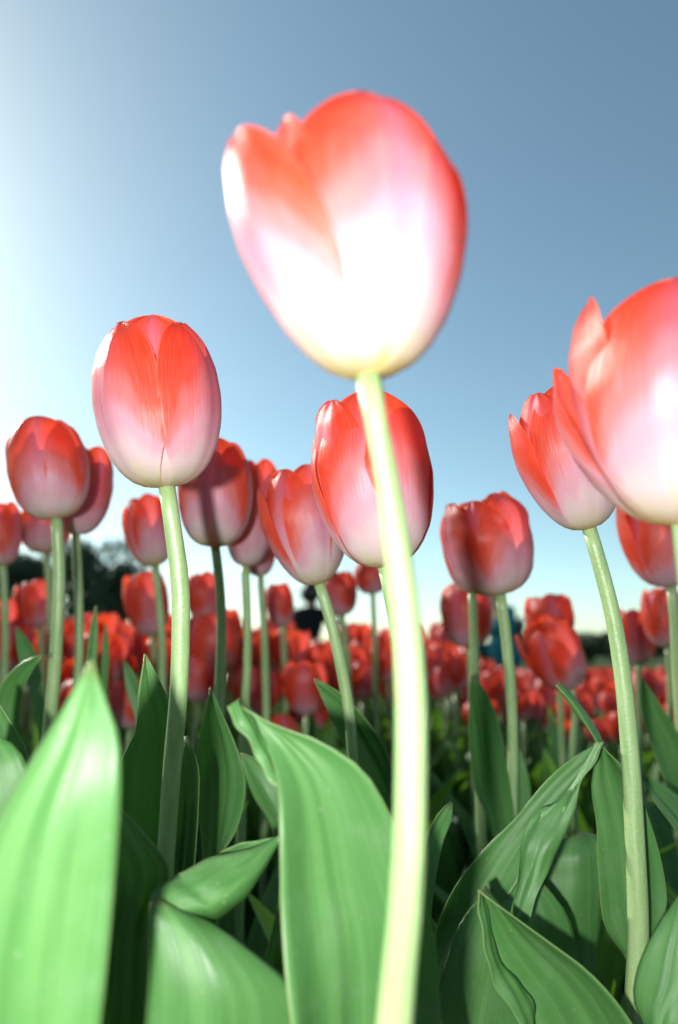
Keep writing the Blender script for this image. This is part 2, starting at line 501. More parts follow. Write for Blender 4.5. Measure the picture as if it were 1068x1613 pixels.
TREES = [('tree', 'dark tree at the left edge, its crown cut off by the picture', 'tree', -10.31, 20, 3.58, 2.23, 0.89, 6500, 0.09, 'trees at the edge of the field'),
  ('tree', 'dark tree behind the far left tulip stem', 'tree', -9.26, 21, 3.66, 2.15, 0.92, 6000, 0.09, 'trees at the edge of the field'),
  ('tree', 'tallest dark tree between the far left stems and the small flared tulip', 'tree', -7.4, 20, 3.88, 2.23, 0.97, 6500, 0.09, 'trees at the edge of the field'),
  ('tree', 'lower dark tree sloping down behind the small flared tulip', 'tree', -6.68, 21, 3.31, 1.76, 0.83, 5000, 0.09, 'trees at the edge of the field'),
  ('bush', 'low dark bush in the distant hedge along the horizon', 'bush', -15.85, 25.584232970442724, 1.07, 2.86, 0.13, 2600, 0.1, 'distant hedge bushes along the horizon'),
  ('bush', 'low dark bush in the distant hedge along the horizon', 'bush', -13.98, 25.6063640579403, 1.09, 2.86, 0.13, 2600, 0.1, 'distant hedge bushes along the horizon'),
  ('bush', 'low dark bush in the distant hedge along the horizon', 'bush', -12.21, 27.060650410021754, 0.87, 3.02, 0.1, 2600, 0.1, 'distant hedge bushes along the horizon'),
  ('bush', 'low dark bush in the distant hedge along the horizon', 'bush', -9.64, 25.1067305737658, 1.06, 2.8, 0.13, 2600, 0.1, 'distant hedge bushes along the horizon'),
  ('bush', 'low dark bush in the distant hedge along the horizon', 'bush', -8.0, 24.857601730315665, 1.07, 2.77, 0.13, 2600, 0.1, 'distant hedge bushes along the horizon'),
  ('bush', 'low dark bush in the distant hedge along the horizon', 'bush', -6.18, 27.226609386809294, 0.87, 3.04, 0.1, 2600, 0.1, 'distant hedge bushes along the horizon'),
  ('bush', 'low dark bush in the distant hedge along the horizon', 'bush', -4.3, 25.239399829198142, 0.87, 2.82, 0.1, 2600, 0.1, 'distant hedge bushes along the horizon'),
  ('bush', 'low dark bush in the distant hedge along the horizon', 'bush', -2.22, 27.418593431965387, 0.98, 3.06, 0.12, 2600, 0.1, 'distant hedge bushes along the horizon'),
  ('bush', 'low dark bush in the distant hedge along the horizon', 'bush', -0.65, 26.42340753487952, 0.87, 2.95, 0.1, 2600, 0.1, 'distant hedge bushes along the horizon'),
  ('bush', 'low dark bush in the distant hedge along the horizon', 'bush', 1.52, 24.711160696963137, 0.9, 2.76, 0.11, 2600, 0.1, 'distant hedge bushes along the horizon'),
  ('bush', 'low dark bush in the distant hedge along the horizon', 'bush', 3.45, 27.738353455599633, 1.04, 3.1, 0.12, 2600, 0.1, 'distant hedge bushes along the horizon'),
  ('bush', 'low dark bush in the distant hedge along the horizon', 'bush', 5.33, 25.2009829582933, 0.85, 2.81, 0.1, 2600, 0.1, 'distant hedge bushes along the horizon'),
  ('bush', 'low dark bush in the distant hedge along the horizon', 'bush', 7.89, 27.52926895951516, 1.24, 3.07, 0.15, 2600, 0.1, 'distant hedge bushes along the horizon'),
  ('bush', 'low dark bush in the distant hedge along the horizon', 'bush', 9.22, 25.65578417252693, 1.2, 2.86, 0.14, 2600, 0.1, 'distant hedge bushes along the horizon'),
  ('bush', 'low dark bush in the distant hedge along the horizon', 'bush', 10.64, 24.645282424486435, 1.25, 2.75, 0.15, 2600, 0.1, 'distant hedge bushes along the horizon'),
  ('bush', 'low dark bush in the distant hedge along the horizon', 'bush', 12.49, 24.172953876288993, 1.32, 2.7, 0.16, 2600, 0.1, 'distant hedge bushes along the horizon'),
  ('bush', 'low dark bush in the distant hedge along the horizon', 'bush', 14.72, 25.121732846464873, 1.44, 2.8, 0.17, 2600, 0.1, 'distant hedge bushes along the horizon'),
  ('tree', 'dark small treetop showing beside the teal figure', 'tree', 6.07, 24, 1.68, 0.8, 0.42, 900, 0.1, None)]
for i, (nm, lab, cat, x, y, h, w, th, nl, lf, grp) in enumerate(TREES):
    tree(nm, lab, cat, (x, y, .02 if y > 6.5 else 0), h, w, th, nl, 40 + i, lf, grp)

# ------------------------------------------------------------------ people crouching beyond the flowers
def skin_mesh(name, joints, edges, m, parent, levels=2, loc=(0, 0, 0)):
    me = bpy.data.meshes.new(name)
    keys = list(joints)
    me.from_pydata([joints[k][:3] for k in keys], [(keys.index(a), keys.index(b)) for a, b in edges], [])
    o = bpy.data.objects.new(name, me)
    link(o, parent)
    o.location = loc
    md = o.modifiers.new('skin', 'SKIN'); md.use_smooth_shade = True
    for i, k in enumerate(keys):
        r = joints[k][3]
        me.skin_vertices[0].data[i].radius = (r, r)
    me.skin_vertices[0].data[0].use_root = True
    sb = o.modifiers.new('smooth', 'SUBSURF'); sb.levels = levels; sb.render_levels = levels
    me.materials.append(m)
    return o

def ellipsoid(c, r, nu=14, nv=18, cut=None):
    V = []
    for i in range(nu):
        t = math.pi * i / (nu - 1)
        for j in range(nv):
            p = 2 * math.pi * j / (nv - 1)
            V.append((c[0] + r[0] * math.sin(t) * math.cos(p), c[1] + r[1] * math.sin(t) * math.sin(p), c[2] + r[2] * math.cos(t)))
    F = grid_faces(nu, nv)
    if cut: F = [f for f in F if cut(np.mean([V[i] for i in f], axis=0))]
    return V, F

def person(label, loc, rotz, top, legs, arm_out):
    """a crouching adult facing -y before rotation"""
    r = root('person', label, 'person', loc)
    r.rotation_euler = (0, 0, rotz)
    J = {'pelvis': (0, .08, .36, .125), 'waist': (0, .05, .52, .115), 'chest': (0, -.01, .70, .135), 'neck': (0, -.045, .87, .068),
         'jaw': (0, -.075, .950, .078), 'skull': (0, -.06, 1.040, .095)}
    E = [('pelvis', 'waist'), ('waist', 'chest'), ('chest', 'neck'), ('neck', 'jaw'), ('jaw', 'skull')]
    for s, q in ((-1, 'l'), (1, 'r')):
        out = arm_out if s == -1 else .0
        J.update({q + 'sh': (s * .17, -.01, .80, .060), q + 'el': (s * (.25 + out), -.14, .58, .044), q + 'wr': (s * (.17 + out * .6), -.36, .62, .028),
                  q + 'palm': (s * (.155 + out * .6), -.43, .64, .030),
                  q + 'hip': (s * .095, .04, .34, .085), q + 'kn': (s * .17, -.32, .47, .060), q + 'an': (s * .16, -.10, .10, .040), q + 'toe': (s * .18, -.28, .04, .034)})
        E += [('chest', q + 'sh'), (q + 'sh', q + 'el'), (q + 'el', q + 'wr'), (q + 'wr', q + 'palm'),
              ('pelvis', q + 'hip'), (q + 'hip', q + 'kn'), (q + 'kn', q + 'an'), (q + 'an', q + 'toe')]
        px, py, pz, _ = J[q + 'palm']
        for f in range(4):
            x = px + (f - 1.5) * .019; ln = (.07, .08, .075, .06)[f]
            J[f'{q}f{f}a'] = (x, py - ln * .55, pz + .012, .0095); J[f'{q}f{f}b'] = (x, py - ln, pz - .012, .0085)
            E += [(q + 'palm', f'{q}f{f}a'), (f'{q}f{f}a', f'{q}f{f}b')]
        J[q + 'tha'] = (px - s * .042, py + .01, pz + .01, .011); J[q + 'thb'] = (px - s * .055, py - .03, pz + .008, .009)
        E += [(q + 'palm', q + 'tha'), (q + 'tha', q + 'thb')]
    skin_mesh('body', J, E, SKIN, r)
    def sub(names, grow, nm, m):
        jj = {n: (*J[n][:3], J[n][3] + grow) for n in names}
        ee = [(a, b) for a, b in E if a in jj and b in jj]
        return skin_mesh(nm, jj, ee, m, r)
    sub(['pelvis', 'waist', 'chest', 'neck', 'lsh', 'lel', 'lwr', 'rsh', 'rel', 'rwr'], .020, 'jacket', top)
    sub(['pelvis', 'lhip', 'lkn', 'lan', 'rhip', 'rkn', 'ran'], .016, 'trousers', legs)
    for s in (-1, 1):
        V, F = ellipsoid((s * .175, -.21, .055), (.052, .13, .055)); mesh_obj('shoe', V, F, CLOTH_GREY, r)
        V, F = ellipsoid((s * .034, -.150, 1.03), (.013, .010, .009), 8, 10); mesh_obj('eye', V, F, HAIR, r)
        V, F = ellipsoid((s * .098, -.055, 1.015), (.012, .022, .032), 8, 10); mesh_obj('ear', V, F, SKIN, r)
    V, F = ellipsoid((0, -.160, .995), (.015, .022, .026), 8, 10); mesh_obj('nose', V, F, SKIN, r)
    V, F = ellipsoid((0, -.045, 1.055), (.112, .122, .122), 16, 22, lambda c: c[1] > -.10 + (1.10 - c[2]) * .6 or c[2] > 1.12)
    o = mesh_obj('hair', V, F, HAIR, r)
    md = o.modifiers.new('thickness', 'SOLIDIFY'); md.thickness = .02
    return r

person('person dressed in black crouching beyond the flowers at centre', (-0.342, 8.0, 0.02), 2.9, CLOTH_BLACK, CLOTH_BLACK, 0.16)
person('person in a teal jacket with black hair crouching beyond the flowers at right', (1.753, 7.6, 0.02), -0.9, CLOTH_TEAL, CLOTH_TEAL, 0.05)

# ------------------------------------------------------------------ the tulips one can tell apart
TULIPS = [
{'name': 'tulip', 'label': 'nearest and largest tulip, pale pink with a red tip, towering against the sky', 'cat': 'tulip', 'stem': ([(0.022, 0.2, -0.01), (0.0171, 0.1842, 0.1364), (0.0122, 0.1683, 0.2828), (0.0151, 0.1659, 0.3089), (0.0164, 0.1633, 0.3362), (0.0165, 0.1626, 0.3544), (0.0159, 0.1629, 0.3675), (0.0146, 0.1625, 0.3795), (0.0128, 0.1623, 0.3949), (0.0103, 0.161, 0.4106), (0.0085, 0.1601, 0.4202), (0.0073, 0.1595, 0.428)], [0.00427, 0.00388, 0.00388, 0.00375, 0.00368, 0.00367, 0.00352, 0.00341, 0.00309, 0.00273, 0.00291, 0.00332]), 'loc': (0.022, 0.2, 0.0), 'head': ((0.0077, 0.1595, 0.4277), (-0.0731, -0.1136, 0.9908), (-0.0289, -0.8408, -0.5406), 0.0657, 0.0262, 0.2), 'petals': [(90, 54, 0.85, 0.92, -0.03, -0.05, 6, 0.01, 0.2), (180, 58, 0.92, 0.93, 0.0, 0, 6, 0.02, 0.3), (-56, 46, 0.86, 0.965, 0.09, 0.02, 5, 0.03, 0.4), (122, 62, 1.02, 0.93, 0.02, 0.0, 6, 0.03, 0.5), (-64, 60, 0.95, 0.93, 0.25, 0.04, 4.6, 0.03, 0.6), (26, 62, 1.0, 1.0, 0.0, -0.06, 8, 0.04, 0.75)], 'leaves': [[([(-0.0346, 0.2321, 0.3443), (-0.0268, 0.2279, 0.3371), (-0.021, 0.2241, 0.328), (-0.0185, 0.2202, 0.3196), (-0.0176, 0.2172, 0.3069), (-0.0168, 0.2153, 0.2888), (-0.0156, 0.2124, 0.2752), (-0.0141, 0.2095, 0.262), (0.002, 0.2011, 0.1187), (0.0149, 0.1966, 0.0013)], [(-0.0331, 0.2259, 0.3449), (-0.0205, 0.2254, 0.3382), (-0.0068, 0.2244, 0.3337), (0.0063, 0.2242, 0.3258), (0.0153, 0.2251, 0.3123), (0.0225, 0.2267, 0.2956), (0.03, 0.2286, 0.2773), (0.0324, 0.2316, 0.2538), (0.0318, 0.2153, 0.1134), (0.0291, 0.2034, -0.0013)], 0.01, 0.003, 0.003), ([(-0.0342, 0.2218, 0.3446), (-0.0329, 0.2215, 0.3404), (-0.0287, 0.2217, 0.3336), (-0.0235, 0.2219, 0.3265), (-0.0191, 0.222, 0.3202), (-0.0184, 0.2227, 0.311)], [(-0.0341, 0.23, 0.3445), (-0.0296, 0.2296, 0.3405), (-0.0249, 0.2296, 0.3346), (-0.0215, 0.23, 0.3272), (-0.0188, 0.2304, 0.3195), (-0.0177, 0.2313, 0.3091)], -0.002, 0.0, 0.001)]]},
{'name': 'tulip', 'label': 'sharp tall tulip left of the nearest one, two pink petals meeting in front', 'cat': 'tulip', 'stem': ([(-0.0703, 0.3071, -0.01), (-0.0699, 0.3021, 0.1363), (-0.0696, 0.2971, 0.2826), (-0.0673, 0.2908, 0.3175), (-0.0652, 0.2866, 0.3426), (-0.0644, 0.2824, 0.3679), (-0.0649, 0.2791, 0.3882), (-0.0682, 0.2753, 0.4113), (-0.0706, 0.2719, 0.4276)], [0.00394, 0.00358, 0.00358, 0.00372, 0.00374, 0.00375, 0.00376, 0.00352, 0.00339]), 'loc': (-0.0703, 0.3071, 0.0), 'head': ((-0.0708, 0.272, 0.4271), (-0.1068, -0.1461, 0.9835), (0.2526, -0.9051, -0.3421), 0.0688, 0.0255, 0.08), 'petals': [(121, 57, 0.935, 0.93, 0.0, 0, 8, 0.03, 0.15), (241, 57, 0.935, 0.96, 0.01, 0, 8, 0.03, 0.26), (1, 57, 0.935, 0.98, 0.0, 0, 8, 0.03, 0.37), (61, 62, 1.0, 0.965, 0.015, -0.04, 8, 0.033, 0.52), (181, 60, 1.0, 1.0, 0.02, 0, 8, 0.033, 0.63), (-59, 63, 1.0, 0.97, 0.02, -0.04, 8, 0.033, 0.74)], 'leaves': [[([(-0.084, 0.3013, 0.3603), (-0.0865, 0.3032, 0.3429), (-0.0871, 0.3046, 0.3284), (-0.0923, 0.3053, 0.3167), (-0.0933, 0.3066, 0.3025), (-0.0923, 0.3092, 0.282), (-0.0885, 0.3133, 0.2539), (-0.0797, 0.3076, 0.1148), (-0.076, 0.3018, 0.0018)], [(-0.0837, 0.3034, 0.36), (-0.0764, 0.307, 0.3454), (-0.0699, 0.3112, 0.3277), (-0.0672, 0.3151, 0.3114), (-0.0668, 0.3196, 0.2922), (-0.0685, 0.3236, 0.2758), (-0.0709, 0.3298, 0.2483), (-0.0684, 0.3182, 0.1112), (-0.0646, 0.3124, -0.0018)], 0.004, 0.002, 0.002)], [([(-0.0689, 0.3191, 0.3242), (-0.0692, 0.3206, 0.3105), (-0.0715, 0.3239, 0.2887), (-0.074, 0.3272, 0.267), (-0.0759, 0.3304, 0.2456), (-0.0741, 0.3177, 0.1101), (-0.0762, 0.3122, -0.0018)], [(-0.0673, 0.3138, 0.3248), (-0.0617, 0.3135, 0.3142), (-0.0601, 0.3148, 0.2958), (-0.0607, 0.316, 0.2777), (-0.0631, 0.3194, 0.2494), (-0.0659, 0.3107, 0.1126), (-0.0644, 0.302, 0.0018)], 0.003, 0.0, 0.001)]]},
{'name': 'tulip', 'label': 'sharp red tulip directly behind the pale stem of the nearest flower', 'cat': 'tulip', 'stem': ([(0.0297, 0.3135, -0.01), (0.0296, 0.3085, 0.1283), (0.0295, 0.3035, 0.2666), (0.0289, 0.295, 0.3169), (0.0268, 0.2891, 0.3551), (0.0232, 0.2853, 0.3783), (0.0192, 0.2816, 0.3958)], [0.00398, 0.00362, 0.00362, 0.00365, 0.00367, 0.00355, 0.00329]), 'loc': (0.0297, 0.3135, 0.0), 'head': ((0.0195, 0.2817, 0.3956), (-0.1375, -0.1477, 0.9794), (-0.0509, -0.9675, -0.2476), 0.0718, 0.0245, 0.12), 'petals': [(68, 57, 0.935, 0.93, 0.0, 0, 7, 0.035, 0.22), (188, 57, 0.935, 0.97, 0.02, 0, 7, 0.035, 0.33), (-52, 57, 0.935, 0.99, 0.05, 0, 7, 0.035, 0.44), (8, 66, 1.0, 1.0, 0.0, 0, 7, 0.038500000000000006, 0.59), (128, 60, 1.0, 0.94, 0.03, 0, 7, 0.038500000000000006, 0.7), (-112, 60, 1.0, 0.91, 0.06, 0, 7, 0.038500000000000006, 0.81)], 'leaves': [[([(0.1274, 0.3456, 0.3195), (0.1134, 0.3457, 0.3119), (0.0998, 0.3465, 0.3013), (0.0842, 0.3487, 0.2838), (0.0697, 0.35, 0.2703), (0.0565, 0.3519, 0.2545), (0.0487, 0.3534, 0.2403), (0.0435, 0.3555, 0.2234), (0.034, 0.3315, 0.1006), (0.024, 0.3191, 0.0008)], [(0.1254, 0.3395, 0.3193), (0.115, 0.3408, 0.3031), (0.1045, 0.3415, 0.2904), (0.0935, 0.3417, 0.2792), (0.0864, 0.3426, 0.2654), (0.08, 0.3428, 0.2545), (0.0685, 0.343, 0.2438), (0.0536, 0.3455, 0.222), (0.0405, 0.3251, 0.0998), (0.0354, 0.308, -0.0008)], 0.005, -0.001, 0.001), ([(0.1213, 0.3335, 0.3186), (0.1112, 0.333, 0.3042), (0.099, 0.3314, 0.2951), (0.0882, 0.3292, 0.2891), (0.0821, 0.3273, 0.2811), (0.08, 0.3261, 0.2704), (0.0758, 0.3253, 0.2574), (0.0717, 0.3255, 0.2398)], [(0.1192, 0.3227, 0.3216), (0.1134, 0.3217, 0.3109), (0.1061, 0.3214, 0.2971), (0.0989, 0.3209, 0.2842), (0.0926, 0.3197, 0.2742), (0.087, 0.3187, 0.2639), (0.0818, 0.3179, 0.2523), (0.0777, 0.3182, 0.2353)], -0.002, 0.0, 0.002)], [([(0.054, 0.3516, 0.2906), (0.0469, 0.3456, 0.2867), (0.0418, 0.3403, 0.2796), (0.0386, 0.3361, 0.2672), (0.0324, 0.3219, 0.1205), (0.0237, 0.3087, 0.0025)], [(0.0549, 0.3517, 0.29), (0.0538, 0.348, 0.2834), (0.0494, 0.3445, 0.2758), (0.0457, 0.3418, 0.2642), (0.0369, 0.3255, 0.1186), (0.0356, 0.3183, -0.0025)], 0.002, 0.0, 0.001)], [([(0.0774, 0.3543, 0.2532), (0.0672, 0.3463, 0.2507), (0.0562, 0.3396, 0.2424), (0.0463, 0.3349, 0.2237), (0.0281, 0.319, 0.1029), (0.0225, 0.3109, 0.0025)], [(0.0955, 0.3538, 0.2556), (0.1065, 0.355, 0.242), (0.1119, 0.3573, 0.2227), (0.1149, 0.3603, 0.2001), (0.072, 0.3353, 0.0878), (0.0368, 0.3162, -0.0025)], -0.004, 0.0, 0.002)]]},
{'name': 'tulip', 'label': 'large red tulip cut off by the right edge of the picture', 'cat': 'tulip', 'stem': ([(0.104, 0.2229, -0.01), (0.1042, 0.2179, 0.1422), (0.1045, 0.2129, 0.2945), (0.1062, 0.2088, 0.3383), (0.106, 0.2063, 0.3751), (0.1032, 0.2014, 0.3983)], [0.00399, 0.00363, 0.00363, 0.00353, 0.00343, 0.00324]), 'loc': (0.104, 0.2229, 0.0), 'head': ((0.103, 0.2015, 0.3979), (0.0233, -0.092, 0.9955), (-0.441, -0.8423, -0.31), 0.0705, 0.0297, 0.16), 'petals': [(68, 56, 0.935, 0.95, 0.0, 0, 6, 0.03, 0.2), (180, 58, 0.95, 0.95, 0.03, 0, 6, 0.03, 0.3), (-90, 64, 0.92, 1.08, 0.15, -0.06, 10, 0.02, 0.4), (128, 60, 1.0, 0.95, 0.02, 0.0, 6, 0.03, 0.5), (-106, 55, 0.98, 0.85, 0.26, 0.06, 5, 0.03, 0.6), (6, 62, 1.0, 1.0, 0.085, -0.08, 8, 0.03, 0.7)], 'leaves': [[([(0.0563, 0.2992, 0.2675), (0.0595, 0.3016, 0.2521), (0.0628, 0.3031, 0.2412), (0.0682, 0.3043, 0.2317), (0.0736, 0.3052, 0.2234), (0.0794, 0.3071, 0.2103), (0.0906, 0.2599, 0.0934), (0.0984, 0.228, -0.0025)], [(0.0543, 0.2861, 0.2715), (0.0669, 0.2847, 0.2627), (0.0804, 0.2835, 0.2527), (0.0918, 0.282, 0.2442), (0.1006, 0.2806, 0.2354), (0.1089, 0.2798, 0.2236), (0.1095, 0.2424, 0.1019), (0.1095, 0.2177, 0.0025)], 0.006, 0.002, 0.002), ([(0.0542, 0.2905, 0.2702), (0.0547, 0.2903, 0.2594), (0.0559, 0.2906, 0.2461), (0.0597, 0.29, 0.2372), (0.0654, 0.2893, 0.229), (0.0699, 0.2889, 0.2192)], [(0.0564, 0.2971, 0.2679), (0.0599, 0.2984, 0.2539), (0.064, 0.2992, 0.2423), (0.0706, 0.2993, 0.2337), (0.0751, 0.2991, 0.2272), (0.0766, 0.3003, 0.2136)], -0.001, 0.0, 0.001)], [([(0.1308, 0.2841, 0.2715), (0.1214, 0.2842, 0.2611), (0.1143, 0.2844, 0.2507), (0.1101, 0.2843, 0.2411), (0.1088, 0.2838, 0.234), (0.1107, 0.2829, 0.2282), (0.1053, 0.2482, 0.1025), (0.0982, 0.2284, -0.001)], [(0.1295, 0.2786, 0.2732), (0.135, 0.2775, 0.2639), (0.1357, 0.2766, 0.2537), (0.1341, 0.2761, 0.2415), (0.1279, 0.2745, 0.2341), (0.1219, 0.2723, 0.2302), (0.1125, 0.2414, 0.1038), (0.1097, 0.2174, 0.001)], -0.005, 0.002, 0.002)]]},
{'name': 'tulip', 'label': 'red tulip with a flared left petal, partly behind the large right one', 'cat': 'tulip', 'stem': ([(0.1256, 0.3388, -0.01), (0.1261, 0.3338, 0.102), (0.1266, 0.3288, 0.214), (0.1297, 0.3277, 0.239), (0.13, 0.323, 0.2811), (0.1295, 0.3192, 0.3188), (0.1274, 0.3153, 0.3519), (0.1233, 0.3115, 0.38), (0.1185, 0.3084, 0.3998), (0.1136, 0.305, 0.4162)], [0.00478, 0.00435, 0.00435, 0.00441, 0.00419, 0.00396, 0.00371, 0.00345, 0.00332, 0.00317]), 'loc': (0.1256, 0.3388, 0.0), 'head': ((0.1128, 0.3051, 0.4156), (-0.2113, -0.1405, 0.9673), (-0.3201, -0.9094, -0.2656), 0.0664, 0.0223, 0.18), 'petals': [(90, 56, 0.93, 0.95, 0.0, 0, 7, 0.03, 0.21), (180, 58, 0.94, 0.97, 0.03, 0, 7, 0.03, 0.31), (-34, 56, 0.92, 0.985, 0.05, -0.03, 9, 0.03, 0.41), (145, 60, 0.99, 0.95, 0.0, 0.0, 7, 0.03, 0.51), (-84, 56, 0.98, 0.93, 0.115, 0.05, 7, 0.04, 0.61), (20, 63, 1.0, 1.0, 0.0, -0.05, 8, 0.03, 0.72)], 'leaves': [[([(0.1075, 0.3484, 0.3453), (0.1163, 0.3501, 0.3315), (0.1255, 0.3522, 0.3157), (0.1229, 0.3548, 0.2976), (0.1262, 0.3577, 0.2784), (0.1277, 0.3615, 0.2544), (0.1297, 0.3647, 0.2337), (0.14, 0.3672, 0.2161), (0.1315, 0.3528, 0.0965), (0.1261, 0.3464, -0.0025)], [(0.105, 0.338, 0.346), (0.1144, 0.3375, 0.336), (0.1243, 0.3382, 0.3197), (0.1359, 0.3384, 0.3064), (0.1442, 0.3405, 0.2836), (0.1501, 0.3435, 0.257), (0.1489, 0.3432, 0.2459), (0.1387, 0.3452, 0.2234), (0.1307, 0.3387, 0.1012), (0.1252, 0.3312, 0.0025)], 0.004, 0.002, 0.003)]]},
{'name': 'tulip', 'label': 'pink tulip at far left with a smaller one right behind it', 'cat': 'tulip', 'stem': ([(-0.1894, 0.4751, -0.01), (-0.1891, 0.4701, 0.1549), (-0.1888, 0.4651, 0.3197), (-0.1867, 0.4601, 0.3482), (-0.185, 0.4543, 0.3809), (-0.1846, 0.4468, 0.4219), (-0.1863, 0.4414, 0.4477)], [0.00457, 0.00416, 0.00416, 0.00417, 0.00376, 0.00377, 0.00356]), 'loc': (-0.1894, 0.4751, 0.0), 'head': ((-0.1867, 0.4415, 0.4473), (-0.1638, -0.1428, 0.9761), (0.3906, -0.8877, -0.2438), 0.0669, 0.0248, 0.06), 'petals': [(48, 55, 0.935, 0.96, 0.02, 0, 7, 0.03, 0.41), (168, 55, 0.935, 0.94, 0.02, 0, 7, 0.03, 0.52), (-72, 55, 0.935, 0.95, 0.0, 0, 7, 0.03, 0.63), (-12, 62, 1.0, 1.0, 0.0, 0, 7, 0.033, 0.78), (108, 58, 1.0, 0.95, 0.03, 0, 7, 0.033, 0.89), (-132, 58, 1.0, 0.95, 0.02, 0, 7, 0.033, 1.0)], 'leaves': []},
{'name': 'tulip', 'label': 'shaded pink tulip peeking out from behind the far left tulip', 'cat': 'tulip', 'stem': ([(-0.2061, 0.5646, -0.01), (-0.206, 0.5596, 0.1679), (-0.206, 0.5546, 0.3458), (-0.2055, 0.5464, 0.3851), (-0.207, 0.5382, 0.4245), (-0.2085, 0.5321, 0.4535)], [0.00414, 0.00377, 0.00377, 0.00352, 0.00352, 0.00352]), 'loc': (-0.2061, 0.5646, 0.0), 'head': ((-0.208, 0.5322, 0.453), (0.1412, -0.1474, 0.979), (0.3505, -0.9101, -0.2211), 0.0715, 0.0212, 0.06), 'petals': [(90, 55, 0.935, 0.97, 0.02, 0, 5.5, 0.03, 0.47), (210, 55, 0.935, 0.97, 0.02, 0, 5.5, 0.03, 0.58), (-30, 55, 0.935, 0.97, 0.0, 0, 5.5, 0.03, 0.69), (30, 62, 1.0, 1.0, 0.02, 0, 5.5, 0.033, 0.84), (150, 58, 1.0, 0.95, 0.03, 0, 5.5, 0.033, 0.95), (-90, 58, 1.0, 0.95, 0.03, 0, 5.5, 0.033, 1.06)], 'deep': True, 'leaves': []},
{'name': 'tulip', 'label': 'rounded pink tulip just behind and below the sharp left flower, crossed by a stem shadow', 'cat': 'tulip', 'stem': ([(-0.0788, 0.4737, -0.01), (-0.0787, 0.4687, 0.163), (-0.0785, 0.4637, 0.3359), (-0.0774, 0.4571, 0.3727), (-0.0787, 0.4502, 0.4055), (-0.0816, 0.4452, 0.4297)], [0.00391, 0.00355, 0.00355, 0.00335, 0.00314, 0.00314]), 'loc': (-0.0788, 0.4737, 0.0), 'head': ((-0.082, 0.4452, 0.4293), (0.0135, -0.1489, 0.9888), (0.1775, -0.9576, -0.227), 0.0709, 0.0242, 0.06), 'petals': [(52, 57, 0.935, 0.97, 0.0, 0, 7, 0.03, 0.52), (172, 57, 0.935, 0.97, 0.0, 0, 7, 0.03, 0.63), (-68, 57, 0.935, 0.97, 0.0, 0, 7, 0.03, 0.74), (-8, 62, 1.0, 1.0, 0.0, 0, 7, 0.033, 0.89), (112, 60, 1.0, 0.94, 0.0, 0, 7, 0.033, 1.0), (-128, 60, 1.0, 0.95, 0.02, 0, 7, 0.033, 1.11)], 'leaves': [[([(-0.0699, 0.3816, 0.3425), (-0.0734, 0.387, 0.3265), (-0.0769, 0.3927, 0.3093), (-0.0783, 0.3983, 0.2919), (-0.0781, 0.4037, 0.276), (-0.0764, 0.4105, 0.2531), (-0.0795, 0.4504, 0.1137), (-0.0841, 0.4797, -0.001)], [(-0.0692, 0.3837, 0.3424), (-0.0627, 0.3856, 0.3266), (-0.0539, 0.3883, 0.3066), (-0.05, 0.3904, 0.29), (-0.0545, 0.3934, 0.2686), (-0.0625, 0.3947, 0.2557), (-0.0706, 0.4402, 0.1153), (-0.0736, 0.4677, 0.001)], 0.003, 0.004, 0.002)], [([(-0.0537, 0.3889, 0.3078), (-0.0512, 0.3874, 0.2986), (-0.046, 0.3867, 0.2859), (-0.0382, 0.3855, 0.2751), (-0.0646, 0.4387, 0.1229), (-0.0858, 0.4745, -0.0038)], [(-0.0527, 0.3889, 0.3078), (-0.0416, 0.3861, 0.3049), (-0.0311, 0.3837, 0.3001), (-0.0214, 0.3836, 0.2843), (-0.0539, 0.4374, 0.1288), (-0.0719, 0.4729, 0.0038)], -0.003, 0.0, 0.002)]]},
{'name': 'tulip', 'label': 'shadowed tulip tucked against the right side of the rounded pink flower', 'cat': 'tulip', 'stem': ([(-0.0736, 0.5594, -0.01), (-0.0733, 0.5544, 0.156), (-0.073, 0.5494, 0.3219), (-0.071, 0.5423, 0.3557), (-0.0715, 0.5343, 0.3943), (-0.073, 0.5273, 0.4276)], [0.0038, 0.00345, 0.00345, 0.0032, 0.0032, 0.0032]), 'loc': (-0.0736, 0.5594, 0.0), 'head': ((-0.073, 0.5274, 0.4271), (0.0991, -0.157, 0.9826), (0.1282, -0.9708, -0.2026), 0.0846, 0.0193, 0.06), 'petals': [(95, 56, 0.935, 0.97, 0, 0, 5.5, 0.03, 0.56), (215, 56, 0.935, 0.97, 0, 0, 5.5, 0.03, 0.67), (-25, 56, 0.935, 0.97, 0, 0, 5.5, 0.03, 0.78), (35, 60, 1.0, 1, 0.02, 0, 5.5, 0.033, 0.93), (155, 60, 1.0, 1, 0.02, 0, 5.5, 0.033, 1.04), (-85, 60, 1.0, 1, 0.04, 0, 5.5, 0.033, 1.15)], 'deep': True, 'leaves': []},
